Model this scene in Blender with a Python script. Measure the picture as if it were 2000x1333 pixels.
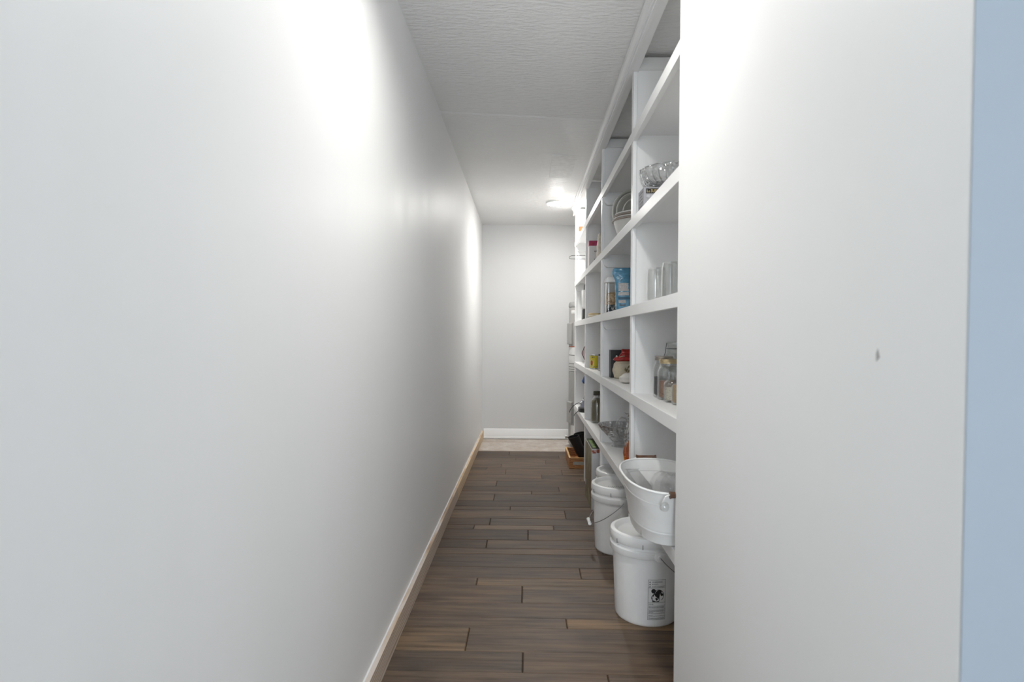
import bpy, bmesh, math, random
from mathutils import Vector, Matrix, noise as mnoise
random.seed(11)
PI = math.pi
for o in list(bpy.data.objects): bpy.data.objects.remove(o)
SC = bpy.context.scene
COL = SC.collection

# ------------------------------------------------------------------ camera
CAMH = 1.194
cd = bpy.data.cameras.new('camera'); cam = bpy.data.objects.new('camera', cd); COL.objects.link(cam)
cd.sensor_width = 36.0; cd.lens = 20.07; cd.clip_start = 0.02; cd.clip_end = 100
YAW = math.atan(29/1115); PITCH = math.radians(1.36); ROLL = math.radians(0.2)
cam.matrix_world = (Matrix.Translation((0, 0, CAMH)) @ Matrix.Rotation(YAW, 4, 'Z')
                    @ Matrix.Rotation(PI/2-PITCH, 4, 'X') @ Matrix.Rotation(ROLL, 4, 'Z'))
cd.shift_y = 0.0075
cd.dof.use_dof = True; cd.dof.focus_distance = 3.6; cd.dof.aperture_fstop = 4.0
SC.camera = cam

# ------------------------------------------------------------------ world, added daylight fill, exposure
w = bpy.data.worlds.new('sky'); SC.world = w; w.use_nodes = True
bg = w.node_tree.nodes['Background']; bg.inputs[0].default_value = (0.75, 0.87, 1.0, 1); bg.inputs[1].default_value = 2.7
al = bpy.data.lights.new('daylight_fill', 'AREA'); al.shape = 'RECTANGLE'; al.size = 1.6; al.size_y = 1.8
al.energy = 92; al.color = (0.86, 0.93, 1.0)
alo = bpy.data.objects.new('daylight_fill', al); COL.objects.link(alo)
alo.location = (.40, -3.16, 1.25); alo.rotation_euler = (PI/2, 0, 0)     # added fill: shines +y through a window put behind the camera
LAMP_NEAR, LAMP_FAR = 188.0, 310.0
SC.view_settings.view_transform = 'Standard'; SC.view_settings.look = 'None'
SC.view_settings.gamma = 1.0; SC.view_settings.use_curve_mapping = False
SC.view_settings.exposure = 0.09
SC.cycles.transparent_max_bounces = 40; SC.cycles.max_bounces = 9; SC.cycles.diffuse_bounces = 6

# ------------------------------------------------------------------ materials
MATS = {}
def _nt(name):
    m = bpy.data.materials.new(name); m.use_nodes = True
    nt = m.node_tree; b = nt.nodes['Principled BSDF']
    return m, nt, b
def N(nt, t, **kw):
    n = nt.nodes.new(t)
    for k, v in kw.items(): setattr(n, k, v)
    return n
def coords(nt, scale=(1, 1, 1), loc=(0, 0, 0)):
    tc = N(nt, 'ShaderNodeTexCoord'); mp = N(nt, 'ShaderNodeMapping')
    mp.inputs['Scale'].default_value = scale; mp.inputs['Location'].default_value = loc
    nt.links.new(tc.outputs['Object'], mp.inputs['Vector']); return mp.outputs['Vector']
def noise(nt, vec, scale, detail=3, rough=.55):
    n = N(nt, 'ShaderNodeTexNoise'); n.inputs['Scale'].default_value = scale
    n.inputs['Detail'].default_value = detail; n.inputs['Roughness'].default_value = rough
    nt.links.new(vec, n.inputs['Vector']); return n.outputs['Fac']
def ramp(nt, fac, stops):
    r = N(nt, 'ShaderNodeValToRGB'); e = r.color_ramp.elements
    while len(e) < len(stops): e.new(0.5)
    for el, (p, c) in zip(e, stops): el.position = p; el.color = (*c, 1)
    nt.links.new(fac, r.inputs['Fac']); return r.outputs['Color']
def bump(nt, b, height, strength, dist=.002, prev=None):
    n = N(nt, 'ShaderNodeBump'); n.inputs['Strength'].default_value = strength; n.inputs['Distance'].default_value = dist
    nt.links.new(height, n.inputs['Height'])
    if prev: nt.links.new(prev, n.inputs['Normal'])
    nt.links.new(n.outputs['Normal'], b.inputs['Normal']); return n.outputs['Normal']
def plain(name, col, rough=.5, metal=0, var=.06, vscale=30, bmp=.0, bscale=200, spec=.5):
    if name in MATS: return MATS[name]
    m, nt, b = _nt(name)
    v = coords(nt)
    f = noise(nt, v, vscale)
    lo = tuple(max(0, c*(1-var)) for c in col); hi = tuple(min(1, c*(1+var)) for c in col)
    nt.links.new(ramp(nt, f, [(.3, lo), (.7, hi)]), b.inputs['Base Color'])
    b.inputs['Roughness'].default_value = rough; b.inputs['Metallic'].default_value = metal
    b.inputs['Specular IOR Level'].default_value = spec
    if bmp: bump(nt, b, noise(nt, v, bscale), bmp)
    MATS[name] = m; return m
def paint(name, col, rough=.4, streak=(1, 1, 1), sscale=3, sstr=.3, sdist=.01, fine=.12, spec=.5):
    m, nt, b = _nt(name)
    v = coords(nt); f = noise(nt, v, 1.3)
    nt.links.new(ramp(nt, f, [(.3, tuple(c*.985 for c in col)), (.7, col)]), b.inputs['Base Color'])
    b.inputs['Specular IOR Level'].default_value = spec
    vs = coords(nt, streak); big = noise(nt, vs, sscale, 3)
    rr = N(nt, 'ShaderNodeMapRange'); rr.inputs['To Min'].default_value = rough-.07; rr.inputs['To Max'].default_value = rough+.09
    nt.links.new(big, rr.inputs['Value']); nt.links.new(rr.outputs[0], b.inputs['Roughness'])
    n1 = bump(nt, b, big, sstr, sdist)
    bump(nt, b, noise(nt, v, 160, 2), fine, .001, n1)
    MATS[name] = m; return m
def glass(name, tint=(.93, .94, .93), rough=.03, bmp=0, bscale=60, ior=1.5, boost=1.6, floor_=.03):
    m = bpy.data.materials.new(name); m.use_nodes = True; nt = m.node_tree
    nt.nodes.remove(nt.nodes['Principled BSDF']); out = nt.nodes['Material Output']
    tr = N(nt, 'ShaderNodeBsdfTransparent'); gl = N(nt, 'ShaderNodeBsdfGlossy'); fr = N(nt, 'ShaderNodeFresnel'); mx = N(nt, 'ShaderNodeMixShader')
    v = coords(nt); f = noise(nt, v, 25)
    nt.links.new(ramp(nt, f, [(.3, tuple(c*.97 for c in tint)), (.7, tint)]), tr.inputs['Color'])
    gl.inputs['Roughness'].default_value = rough; gl.inputs['Color'].default_value = (.95, .95, .95, 1)
    ge = N(nt, 'ShaderNodeNewGeometry'); mi = N(nt, 'ShaderNodeMapRange')     # same reflectance from inside and outside of the wall
    mi.inputs['To Min'].default_value = ior; mi.inputs['To Max'].default_value = 1/ior
    nt.links.new(ge.outputs['Backfacing'], mi.inputs['Value']); nt.links.new(mi.outputs[0], fr.inputs['IOR'])
    ma = N(nt, 'ShaderNodeMath', operation='MULTIPLY_ADD', use_clamp=True)
    ma.inputs[1].default_value = boost; ma.inputs[2].default_value = floor_
    nt.links.new(fr.outputs[0], ma.inputs[0]); nt.links.new(ma.outputs[0], mx.inputs[0])
    if bmp:
        bn = N(nt, 'ShaderNodeBump'); bn.inputs['Strength'].default_value = bmp; bn.inputs['Distance'].default_value = .01
        vo = N(nt, 'ShaderNodeTexVoronoi'); vo.inputs['Scale'].default_value = bscale
        nt.links.new(v, vo.inputs['Vector']); nt.links.new(vo.outputs['Distance'], bn.inputs['Height'])
        nt.links.new(bn.outputs[0], gl.inputs['Normal']); nt.links.new(bn.outputs[0], fr.inputs['Normal'])
    nt.links.new(tr.outputs[0], mx.inputs[1]); nt.links.new(gl.outputs[0], mx.inputs[2]); nt.links.new(mx.outputs[0], out.inputs['Surface'])
    MATS[name] = m; return m
def emit(name, col, strength):
    m, nt, b = _nt(name)
    v = coords(nt); f = noise(nt, v, 8)
    nt.links.new(ramp(nt, f, [(.2, tuple(c*.98 for c in col)), (.8, col)]), b.inputs['Emission Color'])
    b.inputs['Base Color'].default_value = (.8, .8, .8, 1); b.inputs['Emission Strength'].default_value = strength
    MATS[name] = m; return m
def speckle(name, cols, scale=180, rough=.6, bmp=.6):
    m, nt, b = _nt(name); v = coords(nt)
    vo = N(nt, 'ShaderNodeTexVoronoi'); vo.inputs['Scale'].default_value = scale; nt.links.new(v, vo.inputs['Vector'])
    s = N(nt, 'ShaderNodeSeparateColor'); nt.links.new(vo.outputs['Color'], s.inputs[0])
    n = len(cols)
    nt.links.new(ramp(nt, s.outputs[0], [(i/(n-1) if n > 1 else 0, c) for i, c in enumerate(cols)]), b.inputs['Base Color'])
    b.inputs['Roughness'].default_value = rough
    inv = N(nt, 'ShaderNodeMath', operation='SUBTRACT'); inv.inputs[0].default_value = 1; nt.links.new(vo.outputs['Distance'], inv.inputs[1])
    bump(nt, b, inv.outputs[0], bmp, .004)
    MATS[name] = m; return m

def plank_mat():
    m, nt, b = _nt('dark_plank')
    oi = N(nt, 'ShaderNodeObjectInfo'); tc = N(nt, 'ShaderNodeTexCoord')
    add = N(nt, 'ShaderNodeVectorMath', operation='MULTIPLY_ADD')
    cx = N(nt, 'ShaderNodeCombineXYZ'); k = N(nt, 'ShaderNodeMath', operation='MULTIPLY'); k.inputs[1].default_value = 37.0
    nt.links.new(oi.outputs['Random'], k.inputs[0])
    for i in range(3): nt.links.new(k.outputs[0], cx.inputs[i])
    add.inputs[1].default_value = (1, 1, 1)
    nt.links.new(tc.outputs['Object'], add.inputs[0]); nt.links.new(cx.outputs[0], add.inputs[2])
    mp = N(nt, 'ShaderNodeMapping'); mp.inputs['Scale'].default_value = (1.6, 34, 34); nt.links.new(add.outputs[0], mp.inputs[0])
    mp2 = N(nt, 'ShaderNodeMapping'); mp2.inputs['Scale'].default_value = (2.2, 8, 8); nt.links.new(add.outputs[0], mp2.inputs[0])
    g = noise(nt, mp.outputs[0], 1.6, 5, .65); c = noise(nt, mp2.outputs[0], 1.5, 3)
    gcol = ramp(nt, g, [(.27, (.42, .39, .37)), (.5, (.95, .94, .93)), (.73, (1.38, 1.33, 1.26))])
    ccol = ramp(nt, c, [(.28, (.58, .56, .56)), (.5, (1, 1, 1)), (.72, (1.30, 1.22, 1.10))])
    m1 = N(nt, 'ShaderNodeMix', data_type='RGBA', blend_type='MULTIPLY'); m1.inputs[0].default_value = 1
    nt.links.new(oi.outputs['Color'], m1.inputs[6]); nt.links.new(gcol, m1.inputs[7])
    m2 = N(nt, 'ShaderNodeMix', data_type='RGBA', blend_type='MULTIPLY'); m2.inputs[0].default_value = 1
    nt.links.new(m1.outputs[2], m2.inputs[6]); nt.links.new(ccol, m2.inputs[7])
    nt.links.new(m2.outputs[2], b.inputs['Base Color'])
    rr = N(nt, 'ShaderNodeMapRange'); rr.inputs['To Min'].default_value = .40; rr.inputs['To Max'].default_value = .58
    nt.links.new(c, rr.inputs[0]); nt.links.new(rr.outputs[0], b.inputs['Roughness'])
    b.inputs['Specular IOR Level'].default_value = .38
    n1 = bump(nt, b, g, .25, .002); bump(nt, b, c, .3, .006, n1)
    MATS['dark_plank'] = m; return m
def pine(name, lo, mid, hi):
    m, nt, b = _nt(name)
    v = coords(nt, (9, .8, 9)); g = noise(nt, v, 3.2, 5, .6)
    wv = N(nt, 'ShaderNodeTexWave', bands_direction='Z'); wv.inputs['Scale'].default_value = 22; wv.inputs['Distortion'].default_value = 9
    wv.inputs['Detail'].default_value = 2; wv.inputs['Detail Scale'].default_value = .6
    nt.links.new(coords(nt, (1, .12, 1)), wv.inputs[0])
    mx = N(nt, 'ShaderNodeMath', operation='MULTIPLY_ADD'); mx.inputs[1].default_value = .55
    nt.links.new(wv.outputs['Fac'], mx.inputs[0])
    h = N(nt, 'ShaderNodeMath', operation='MULTIPLY'); h.inputs[1].default_value = .5; nt.links.new(g, h.inputs[0]); nt.links.new(h.outputs[0], mx.inputs[2])
    nt.links.new(ramp(nt, mx.outputs[0], [(.2, lo), (.5, mid), (.8, hi)]), b.inputs['Base Color'])
    b.inputs['Roughness'].default_value = .55
    MATS[name] = m; return m
def ceiling_mat():
    m, nt, b = _nt('ceiling_texture')
    v = coords(nt); f = noise(nt, v, 2.0)
    nt.links.new(ramp(nt, f, [(.3, (.86, .86, .85)), (.7, (.885, .885, .875))]), b.inputs['Base Color'])
    b.inputs['Roughness'].default_value = .46; b.inputs['Specular IOR Level'].default_value = .28
    v2 = coords(nt, (9, 30, 1)); n1 = bump(nt, b, noise(nt, v2, 2.0, 5, .6), .75, .014)
    n2 = bump(nt, b, noise(nt, v, 120, 3), .25, .0015, n1)
    MATS['ceiling_texture'] = m; return m
def concrete_mat():
    m, nt, b = _nt('bare_concrete')
    v = coords(nt); f = noise(nt, v, 6, 6, .6); g = noise(nt, v, 40, 4)
    c1 = ramp(nt, f, [(.3, (.50, .42, .36)), (.5, (.60, .53, .47)), (.7, (.70, .66, .62))])
    mx = N(nt, 'ShaderNodeMix', data_type='RGBA', blend_type='MULTIPLY'); mx.inputs[0].default_value = .6
    nt.links.new(c1, mx.inputs[6]); nt.links.new(ramp(nt, g, [(.3, (.8, .78, .76)), (.6, (1, 1, 1))]), mx.inputs[7])
    nt.links.new(mx.outputs[2], b.inputs['Base Color']); b.inputs['Roughness'].default_value = .9
    bump(nt, b, g, .4, .004); MATS['bare_concrete'] = m; return m

M_wall = paint('wall_paint', (.865, .865, .86), .45, (1.0, 4.0, .25), 1.6, .17, .018, spec=.34)
M_wall2 = paint('partition_paint', (.865, .865, .855), .5, (1, 4, .5), 1.2, .15, .012)
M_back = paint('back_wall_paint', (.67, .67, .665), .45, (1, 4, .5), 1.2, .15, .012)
M_blue = paint('daylight_tint_paint', (.315, .36, .408), .5, (1, 1, 1), 1.5, .1, .008)  # the daylight's blue tint is put into this wall colour as well
M_trim = paint('white_trim_paint', (.90, .90, .895), .36, (8, 1.2, 8), 3, .12, .001, .05)
M_shelf = paint('white_shelf_paint', (.85, .85, .845), .38, (6, 6, 1.0), 4, .10, .0015, .06)
M_ceil = ceiling_mat(); M_plank = plank_mat(); M_conc = concrete_mat()
M_pine1 = pine('whitewashed_pine', (.36, .25, .17), (.60, .46, .33), (.66, .59, .54))
M_pine2 = pine('raw_pine', (.55, .38, .22), (.72, .54, .35), (.80, .65, .46))
M_crate = pine('crate_pine', (.20, .075, .022), (.36, .145, .045), (.46, .21, .07))
M_bucket = plain('white_plastic', (.87, .87, .86), .38, var=.02)
M_black = plain('black_rubber', (.012, .012, .013), .42, var=.3)
M_ink = plain('black_ink', (.015, .015, .015), .6)
M_wire = plain('steel_wire', (.30, .30, .31), .35, 1)
M_dwire = plain('dark_wire', (.09, .09, .09), .45, .6)
M_enamel = plain('white_enamel', (.88, .88, .865), .25, var=.02)
M_dwood = plain('dark_handle_wood', (.12, .055, .03), .5, var=.35, vscale=60)
M_glass = glass('clear_glass', (.935, .94, .935), .04, boost=1.6, floor_=.02)
M_crys = glass('cut_crystal', (.865, .87, .87), .05, bmp=.8, bscale=55, boost=2.2, floor_=.05)
M_gl2 = glass('thick_glass', (.80, .81, .81), .04, boost=2.2, floor_=.05)
M_clr = glass('thin_clear_plastic', (.975, .975, .97), .06, boost=.9, floor_=.01)
M_plas = glass('clear_plastic', (.965, .965, .967), .08, boost=1.5, floor_=.04)
M_amber = glass('amber_glass', (.93, .56, .14), .05, bmp=.3, bscale=40, boost=1.3)
M_olive = plain('olive_liquid', (.12, .10, .022), .2, var=.3, vscale=18)
M_gold = plain('gold_lid', (.62, .50, .30), .32, .85)
M_tin = plain('tin_lid', (.42, .38, .33), .35, .85)

# ------------------------------------------------------------------ geometry helpers
class G:
    def __init__(s): s.v = []; s.f = []
    def add(s, vs, fs, M=None):
        o = len(s.v)
        for p in vs:
            p = Vector(p)
            s.v.append(M @ p if M else p)
        s.f += [tuple(i+o for i in f) for f in fs]; return s
    def box(s, x0, x1, y0, y1, z0, z1, M=None):
        return s.add([(x0, y0, z0), (x1, y0, z0), (x1, y1, z0), (x0, y1, z0), (x0, y0, z1), (x1, y0, z1), (x1, y1, z1), (x0, y1, z1)],
                     [(3, 2, 1, 0), (4, 5, 6, 7), (0, 1, 5, 4), (1, 2, 6, 5), (2, 3, 7, 6), (3, 0, 4, 7)], M)
    def prism(s, pts, a0, a1, axis='y', M=None):          # polygon in the two other axes
        def P(u, v, a): return {'y': (u, a, v), 'x': (a, u, v), 'z': (u, v, a)}[axis]
        n = len(pts); vs = [P(u, v, a0) for u, v in pts]+[P(u, v, a1) for u, v in pts]
        return s.add(vs, [tuple(range(n))[::-1], tuple(range(n, 2*n))]+[(i, (i+1) % n, n+(i+1) % n, n+i) for i in range(n)], M)
    def lathe(s, prof, n=32, M=None, cap=True, fn=None):
        vs = []; fs = []
        for k, (r, z) in enumerate(prof):
            for i in range(n):
                a = 2*PI*i/n; rr = r*(fn(a, k/(len(prof)-1)) if fn else 1)
                vs.append((rr*math.cos(a), rr*math.sin(a), z))
        for k in range(len(prof)-1):
            for i in range(n):
                j = (i+1) % n; fs.append((k*n+i, k*n+j, (k+1)*n+j, (k+1)*n+i))
        if cap:
            fs.append(tuple(range(n))[::-1]); L = (len(prof)-1)*n; fs.append(tuple(range(L, L+n)))
        return s.add(vs, fs, M)
    def loft(s, rings, M=None, cap=True):
        n = len(rings[0]); vs = [p for r in rings for p in r]; fs = []
        for k in range(len(rings)-1):
            for i in range(n):
                j = (i+1) % n; fs.append((k*n+i, k*n+j, (k+1)*n+j, (k+1)*n+i))
        if cap: fs += [tuple(range(n))[::-1], tuple(range((len(rings)-1)*n, len(rings)*n))]
        return s.add(vs, fs, M)
    def tube(s, path, r, n=8, M=None, closed=False):
        P = [Vector(p) for p in path]; rings = []; up = None
        R = r if isinstance(r, (list, tuple)) else [r]*len(P)
        for i, p in enumerate(P):
            if closed: t = (P[(i+1) % len(P)]-P[i-1]).normalized()
            else: t = (P[min(i+1, len(P)-1)]-P[max(i-1, 0)]).normalized()
            if up is None:
                a = Vector((0, 0, 1)) if abs(t.z) < .9 else Vector((1, 0, 0)); up = (a-t*a.dot(t)).normalized()
            else: up = (up-t*up.dot(t)).normalized()
            q = t.cross(up)
            rings.append([p+(up*math.cos(2*PI*k/n)+q*math.sin(2*PI*k/n))*R[i] for k in range(n)])
        if closed: rings.append(rings[0])
        return s.loft(rings, M, cap=not closed)
    def obj(s, name, mat, parent=None, loc=(0, 0, 0), smooth=35, bevel=0, rotz=0):
        me = bpy.data.meshes.new(name); me.from_pydata([tuple(v) for v in s.v], [], s.f); me.update()
        bm = bmesh.new(); bm.from_mesh(me); bmesh.ops.recalc_face_normals(bm, faces=bm.faces)
        if bevel: bmesh.ops.bevel(bm, geom=list(bm.edges), offset=bevel, segments=2, profile=.6, affect='EDGES', clamp_overlap=True)
        bm.to_mesh(me); bm.free()
        if smooth:
            for p in me.polygons: p.use_smooth = True
            me.set_sharp_from_angle(angle=math.radians(smooth))
        me.materials.append(mat)
        o = bpy.data.objects.new(name, me); COL.objects.link(o); o.parent = parent
        o.location = loc; o.rotation_euler = (0, 0, rotz); return o
def T(x, y, z, rx=0, ry=0, rz=0):
    return Matrix.Translation((x, y, z)) @ Matrix.Rotation(rz, 4, 'Z') @ Matrix.Rotation(ry, 4, 'Y') @ Matrix.Rotation(rx, 4, 'X')
def tag(o, label, cat, group=None):
    o['label'] = label; o['category'] = cat
    if group: o['group'] = group
    return o
def thing(name, label, cat, loc=(0, 0, 0), rotz=0, group=None):
    o = bpy.data.objects.new(name, None); COL.objects.link(o); o.empty_display_size = .05
    o.location = loc; o.rotation_euler = (0, 0, rotz); return tag(o, label, cat, group)
def struct(o, label, cat):
    o['kind'] = 'structure'; o['label'] = label; o['category'] = cat; return o
def sup(w, d, z, e=.5, n=36, cx=0, cy=0, fn=None):       # superellipse ring
    out = []
    for i in range(n):
        a = 2*PI*i/n; c, s_ = math.cos(a), math.sin(a)
        k = fn(a) if fn else 1
        out.append((cx+w*k*math.copysign(abs(c)**e, c), cy+d*k*math.copysign(abs(s_)**e, s_), z))
    return out
def text_mesh(txt, size, shear=0):
    cu = bpy.data.curves.new('t', 'FONT'); cu.body = txt; cu.size = size; cu.resolution_u = 2; cu.shear = shear
    o = bpy.data.objects.new('t', cu); COL.objects.link(o); bpy.context.view_layer.update()
    dg = bpy.context.evaluated_depsgraph_get(); me = bpy.data.meshes.new_from_object(o.evaluated_get(dg))
    vs = [tuple(v.co) for v in me.vertices]; fs = [tuple(p.vertices) for p in me.polygons]
    bpy.data.objects.remove(o); bpy.data.curves.remove(cu); bpy.data.meshes.remove(me)
    return vs, fs

# ------------------------------------------------------------------ the setting
XL, YB = -0.515, 6.56
XP, YP0, YP1 = 0.462, 0.612, 1.772            # foreground partition
FX, BX = 0.475, 0.775                         # shelf front and back
RX, RY = 3.3, -3.0                            # room behind the camera
def ceil_h(x, y):
    t = min(1, max(0, (y-3.4)/(YB-3.4)))
    hl = 1.318+(1.268-1.318)*t; hr = 1.262
    return CAMH + hl+(hr-hl)*min(1, max(0, (x-XL)/1.0))
struct(G().box(XL-.1, XL, RY-.12, YB+.1, -.06, 2.75).obj('wall_left', M_wall, smooth=0), 'long white satin wall on the left of the corridor', 'wall')
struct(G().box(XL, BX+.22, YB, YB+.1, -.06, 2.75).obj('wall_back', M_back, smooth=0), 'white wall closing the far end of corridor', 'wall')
struct(G().box(BX+.02, BX+.12, YP1, 5.72, -.06, 2.75).box(BX+.12, BX+.22, 5.62, YB, -.06, 2.75).obj('wall_right', M_wall2, smooth=0), 'white wall behind the built-in shelves', 'wall')
pp = struct(G().box(XP, BX+.25, YP0, YP1, -.06, 2.75).obj('wall_partition', M_wall2, smooth=0, bevel=.003), 'white foreground wall end on the right hiding the near shelves', 'wall')
G().add([(-.0005, .004, -.006), (-.0005, -.003, 0), (-.0005, .001, .011), (-.0005, .005, .004), (.001, .004, -.006), (.001, -.003, 0), (.001, .001, .011), (.001, .005, .004)],
        [(0, 1, 2, 3), (7, 6, 5, 4), (0, 4, 5, 1), (1, 5, 6, 2), (2, 6, 7, 3), (3, 7, 4, 0)]).obj('scuff_mark', plain('scuff_grey', (.42, .41, .40), .7), pp, loc=(XP, .762, CAMH-.027))
struct(G().box(BX+.25, RX, YP0, YP0+.14, -.06, 2.75).obj('wall_front', M_blue, smooth=0), 'wall tinted daylight blue at the right edge of the picture', 'wall')
bl = G().box(XP, BX+.25, YP0-.002, YP0-.0002, -.06, 2.75).obj('wall_front_return', M_blue, smooth=0)
struct(bl, 'wall face tinted daylight blue, turning the corner beside the partition', 'wall')
# the room behind the camera: side wall, rear wall with a window added for fill
struct(G().box(RX, RX+.1, RY-.12, YP0+.14, -.06, 2.75).obj('wall_room_side', M_wall2, smooth=0), 'white side wall of the room before the corridor', 'wall')
wr = G(); WX0, WX1, WZ0, WZ1 = -.40, 1.20, .35, 2.15
wr.box(XL, WX0, RY-.12, RY, -.06, 2.75); wr.box(WX1, RX, RY-.12, RY, -.06, 2.75)
wr.box(WX0, WX1, RY-.12, RY, -.06, WZ0); wr.box(WX0, WX1, RY-.12, RY, WZ1, 2.75)
struct(wr.obj('wall_room_rear', M_wall2, smooth=0), 'white rear wall with an added window opening behind the viewer', 'wall')
wf = G()
for a in (WX0, (WX0+WX1)/2-.02, WX1-.04): wf.box(a, a+.04, RY-.08, RY-.04, WZ0, WZ1)
for a in (WZ0, WZ1-.04): wf.box(WX0, WX1, RY-.08, RY-.04, a, a+.04)
struct(wf.obj('fill_window_1', M_trim, smooth=0), 'white framed window added behind the viewer for fill light', 'window')
# ceiling as a gently uneven sheet with a drywall seam and a patch
g = G(); xs = [XL, -.25, 0, .25, .5, BX+.12]; ys = [YP0+.001, 1.5, 2.2, 2.8, 3.385, 3.40, 4.2, 5.0, 5.8, YB]
vs = [(x, y, ceil_h(x, y)-(.005 if 3.39 < y else 0)) for y in ys for x in xs]; nx = len(xs)
fs = [(j*nx+i, j*nx+i+1, (j+1)*nx+i+1, (j+1)*nx+i) for j in range(len(ys)-1) for i in range(nx-1)]
n0 = len(vs); vs += [(x, y, 2.74) for (x, y, z) in vs]
fs += [tuple(i+n0 for i in f[::-1]) for f in fs]
g.add(vs, fs)
cl = struct(g.obj('ceiling', M_ceil, smooth=0), 'white hand textured corridor ceiling', 'ceiling')
G().box(.175, .36, 4.05, 4.62, ceil_h(.27, 4.3)-.0078, ceil_h(.27, 4.3)+.01).obj('ceiling_patch', plain('ceiling_patch_paint', (.83, .83, .82), .6, bmp=.3, bscale=90), cl, smooth=0)
g = G(); ex = [(XL, 0)]
g.box(XL, RX, RY, YP0, 2.53, 2.74)
struct(g.obj('ceiling_room', M_ceil, smooth=0), 'white ceiling of the room before the corridor', 'ceiling')
# base slab and concrete strip
struct(G().box(XL, BX+.12, 5.86, YB, -.06, -.004).obj('floor_concrete', M_conc, smooth=0), 'strip of bare concrete floor along the far wall', 'floor')
fl = struct(G().box(XL, BX+.12, YP1, 5.86, -.06, -.012).add(*(lambda b: (b.v, b.f))(G().box(XL, XP, YP0, YP1, -.06, -.012))).obj('floor', plain('floor_gap', (.02, .016, .013), .8), smooth=0),
            'dark brown wood plank floor of the corridor', 'floor')
struct(G().box(XL, RX, RY, YP0, -.06, -.002).obj('floor_room', plain('room_floor_wood', (.13, .10, .08), .45, var=.2, vscale=6), smooth=0), 'dark brown floor of the room before the corridor', 'floor')
# planks: three board widths in turn, measured rows
rows = []; y = 1.993; seq = [.133, .175, .083]
k = 0
while y < 5.86:
    rows.append((y, min(5.86, y+seq[k % 3]))); y += seq[k % 3]; k += 1
y = 1.993; k = 2
while y > YP0+.02:
    rows.append((max(YP0, y-seq[k % 3]), y)); y -= seq[k % 3]; k -= 1
rows.sort()
joints = {2.06: [-.01], 2.21: [-.229, .62], 2.34: [.17], 2.45: [.66], 2.60: [-.017], 2.73: [-.237, .5], 2.83: [.273], 2.99: [.6], 3.12: [.42], 3.22: [-.225], 3.37: [.012],
          3.50: [-.324, .17], 3.61: [-.23, .6], 3.76: [.26], 3.89: [-.11], 4.0: [.5], 4.15: [-.236, .6], 4.28: [.04], 4.38: [.254], 4.54: [-.24], 4.66: [.45], 4.77: [.13],
          4.92: [-.18, .31], 5.3: [.18], 5.1: [-.35], 5.45: [-.1], 5.58: [.32], 1.95: [.288], 1.82: [-.2], 1.67: [.1]}
tone = {(2.21, 0): 'tan', (2.21, 1): 'mid', (2.06, 0): 'grey', (2.06, 1): 'mid', (2.34, 1): 'tan', (2.34, 0): 'mid', (2.45, 0): 'mid', (2.6, 0): 'mid', (2.6, 1): 'lite', (2.73, 1): 'tan', (2.73, 0): 'mid',
        (2.83, 0): 'mid', (2.83, 1): 'mid', (2.99, 0): 'grey', (3.12, 0): 'mid', (3.22, 0): 'dark', (3.22, 1): 'mid', (3.37, 0): 'dark', (3.37, 1): 'mid', (3.5, 0): 'dark', (3.5, 1): 'lite', (3.5, 2): 'grey',
        (3.61, 0): 'dark', (3.61, 1): 'grey', (3.76, 0): 'mid', (3.76, 1): 'dark', (3.89, 0): 'grey', (3.89, 1): 'mid', (4.15, 0): 'mid', (4.15, 1): 'grey', (4.28, 0): 'lite'}
TC = {'mid': (.134, .092, .063), 'lite': (.162, .116, .082), 'tan': (.187, .126, .076), 'grey': (.104, .075, .055), 'dark': (.086, .058, .039)}
for (y0, y1) in rows:
    ym = (y0+y1)/2; js = None; key = None
    for q, v in joints.items():
        if abs(q-ym) < .045 and (key is None or abs(q-ym) < abs(key-ym)): key, js = q, v
    if js is None: js = [random.uniform(-.3, .6)]
    xr = BX+.015 if y0 > YP1 else XP-.001
    ed = [XL]+[j for j in js if j < xr-.06]+[xr]
    for i in range(len(ed)-1):
        a, b_ = ed[i]+.0008, ed[i+1]-.0008; c0, c1 = y0+.0008, y1-.0008
        cx, cy = (a+b_)/2, (c0+c1)/2; hx, hy = (b_-a)/2, (c1-c0)/2; ch = .0035; h = random.uniform(-.0006, .0004)
        pl = G(); pl.add([(-hx, -hy, -.012), (hx, -hy, -.012), (hx, hy, -.012), (-hx, hy, -.012), (-hx, -hy, h-.003), (hx, -hy, h-.003), (hx, hy, h-.003), (-hx, hy, h-.003),
                 (-hx+ch, -hy+ch, h), (hx-ch, -hy+ch, h), (hx-ch, hy-ch, h), (-hx+ch, hy-ch, h)],
                [(3, 2, 1, 0), (0, 1, 5, 4), (1, 2, 6, 5), (2, 3, 7, 6), (3, 0, 4, 7), (4, 5, 9, 8), (5, 6, 10, 9), (6, 7, 11, 10), (7, 4, 8, 11), (8, 9, 10, 11)])
        po = pl.obj('plank', M_plank, fl, loc=(cx, cy, 0), smooth=0)
        tn = tone.get((key, i)) or random.choice(['mid', 'mid', 'mid', 'lite', 'dark', 'grey'])
        c = TC[tn]; f = random.uniform(.94, 1.06); po.color = (c[0]*f, c[1]*f, c[2]*f, 1)
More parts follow.
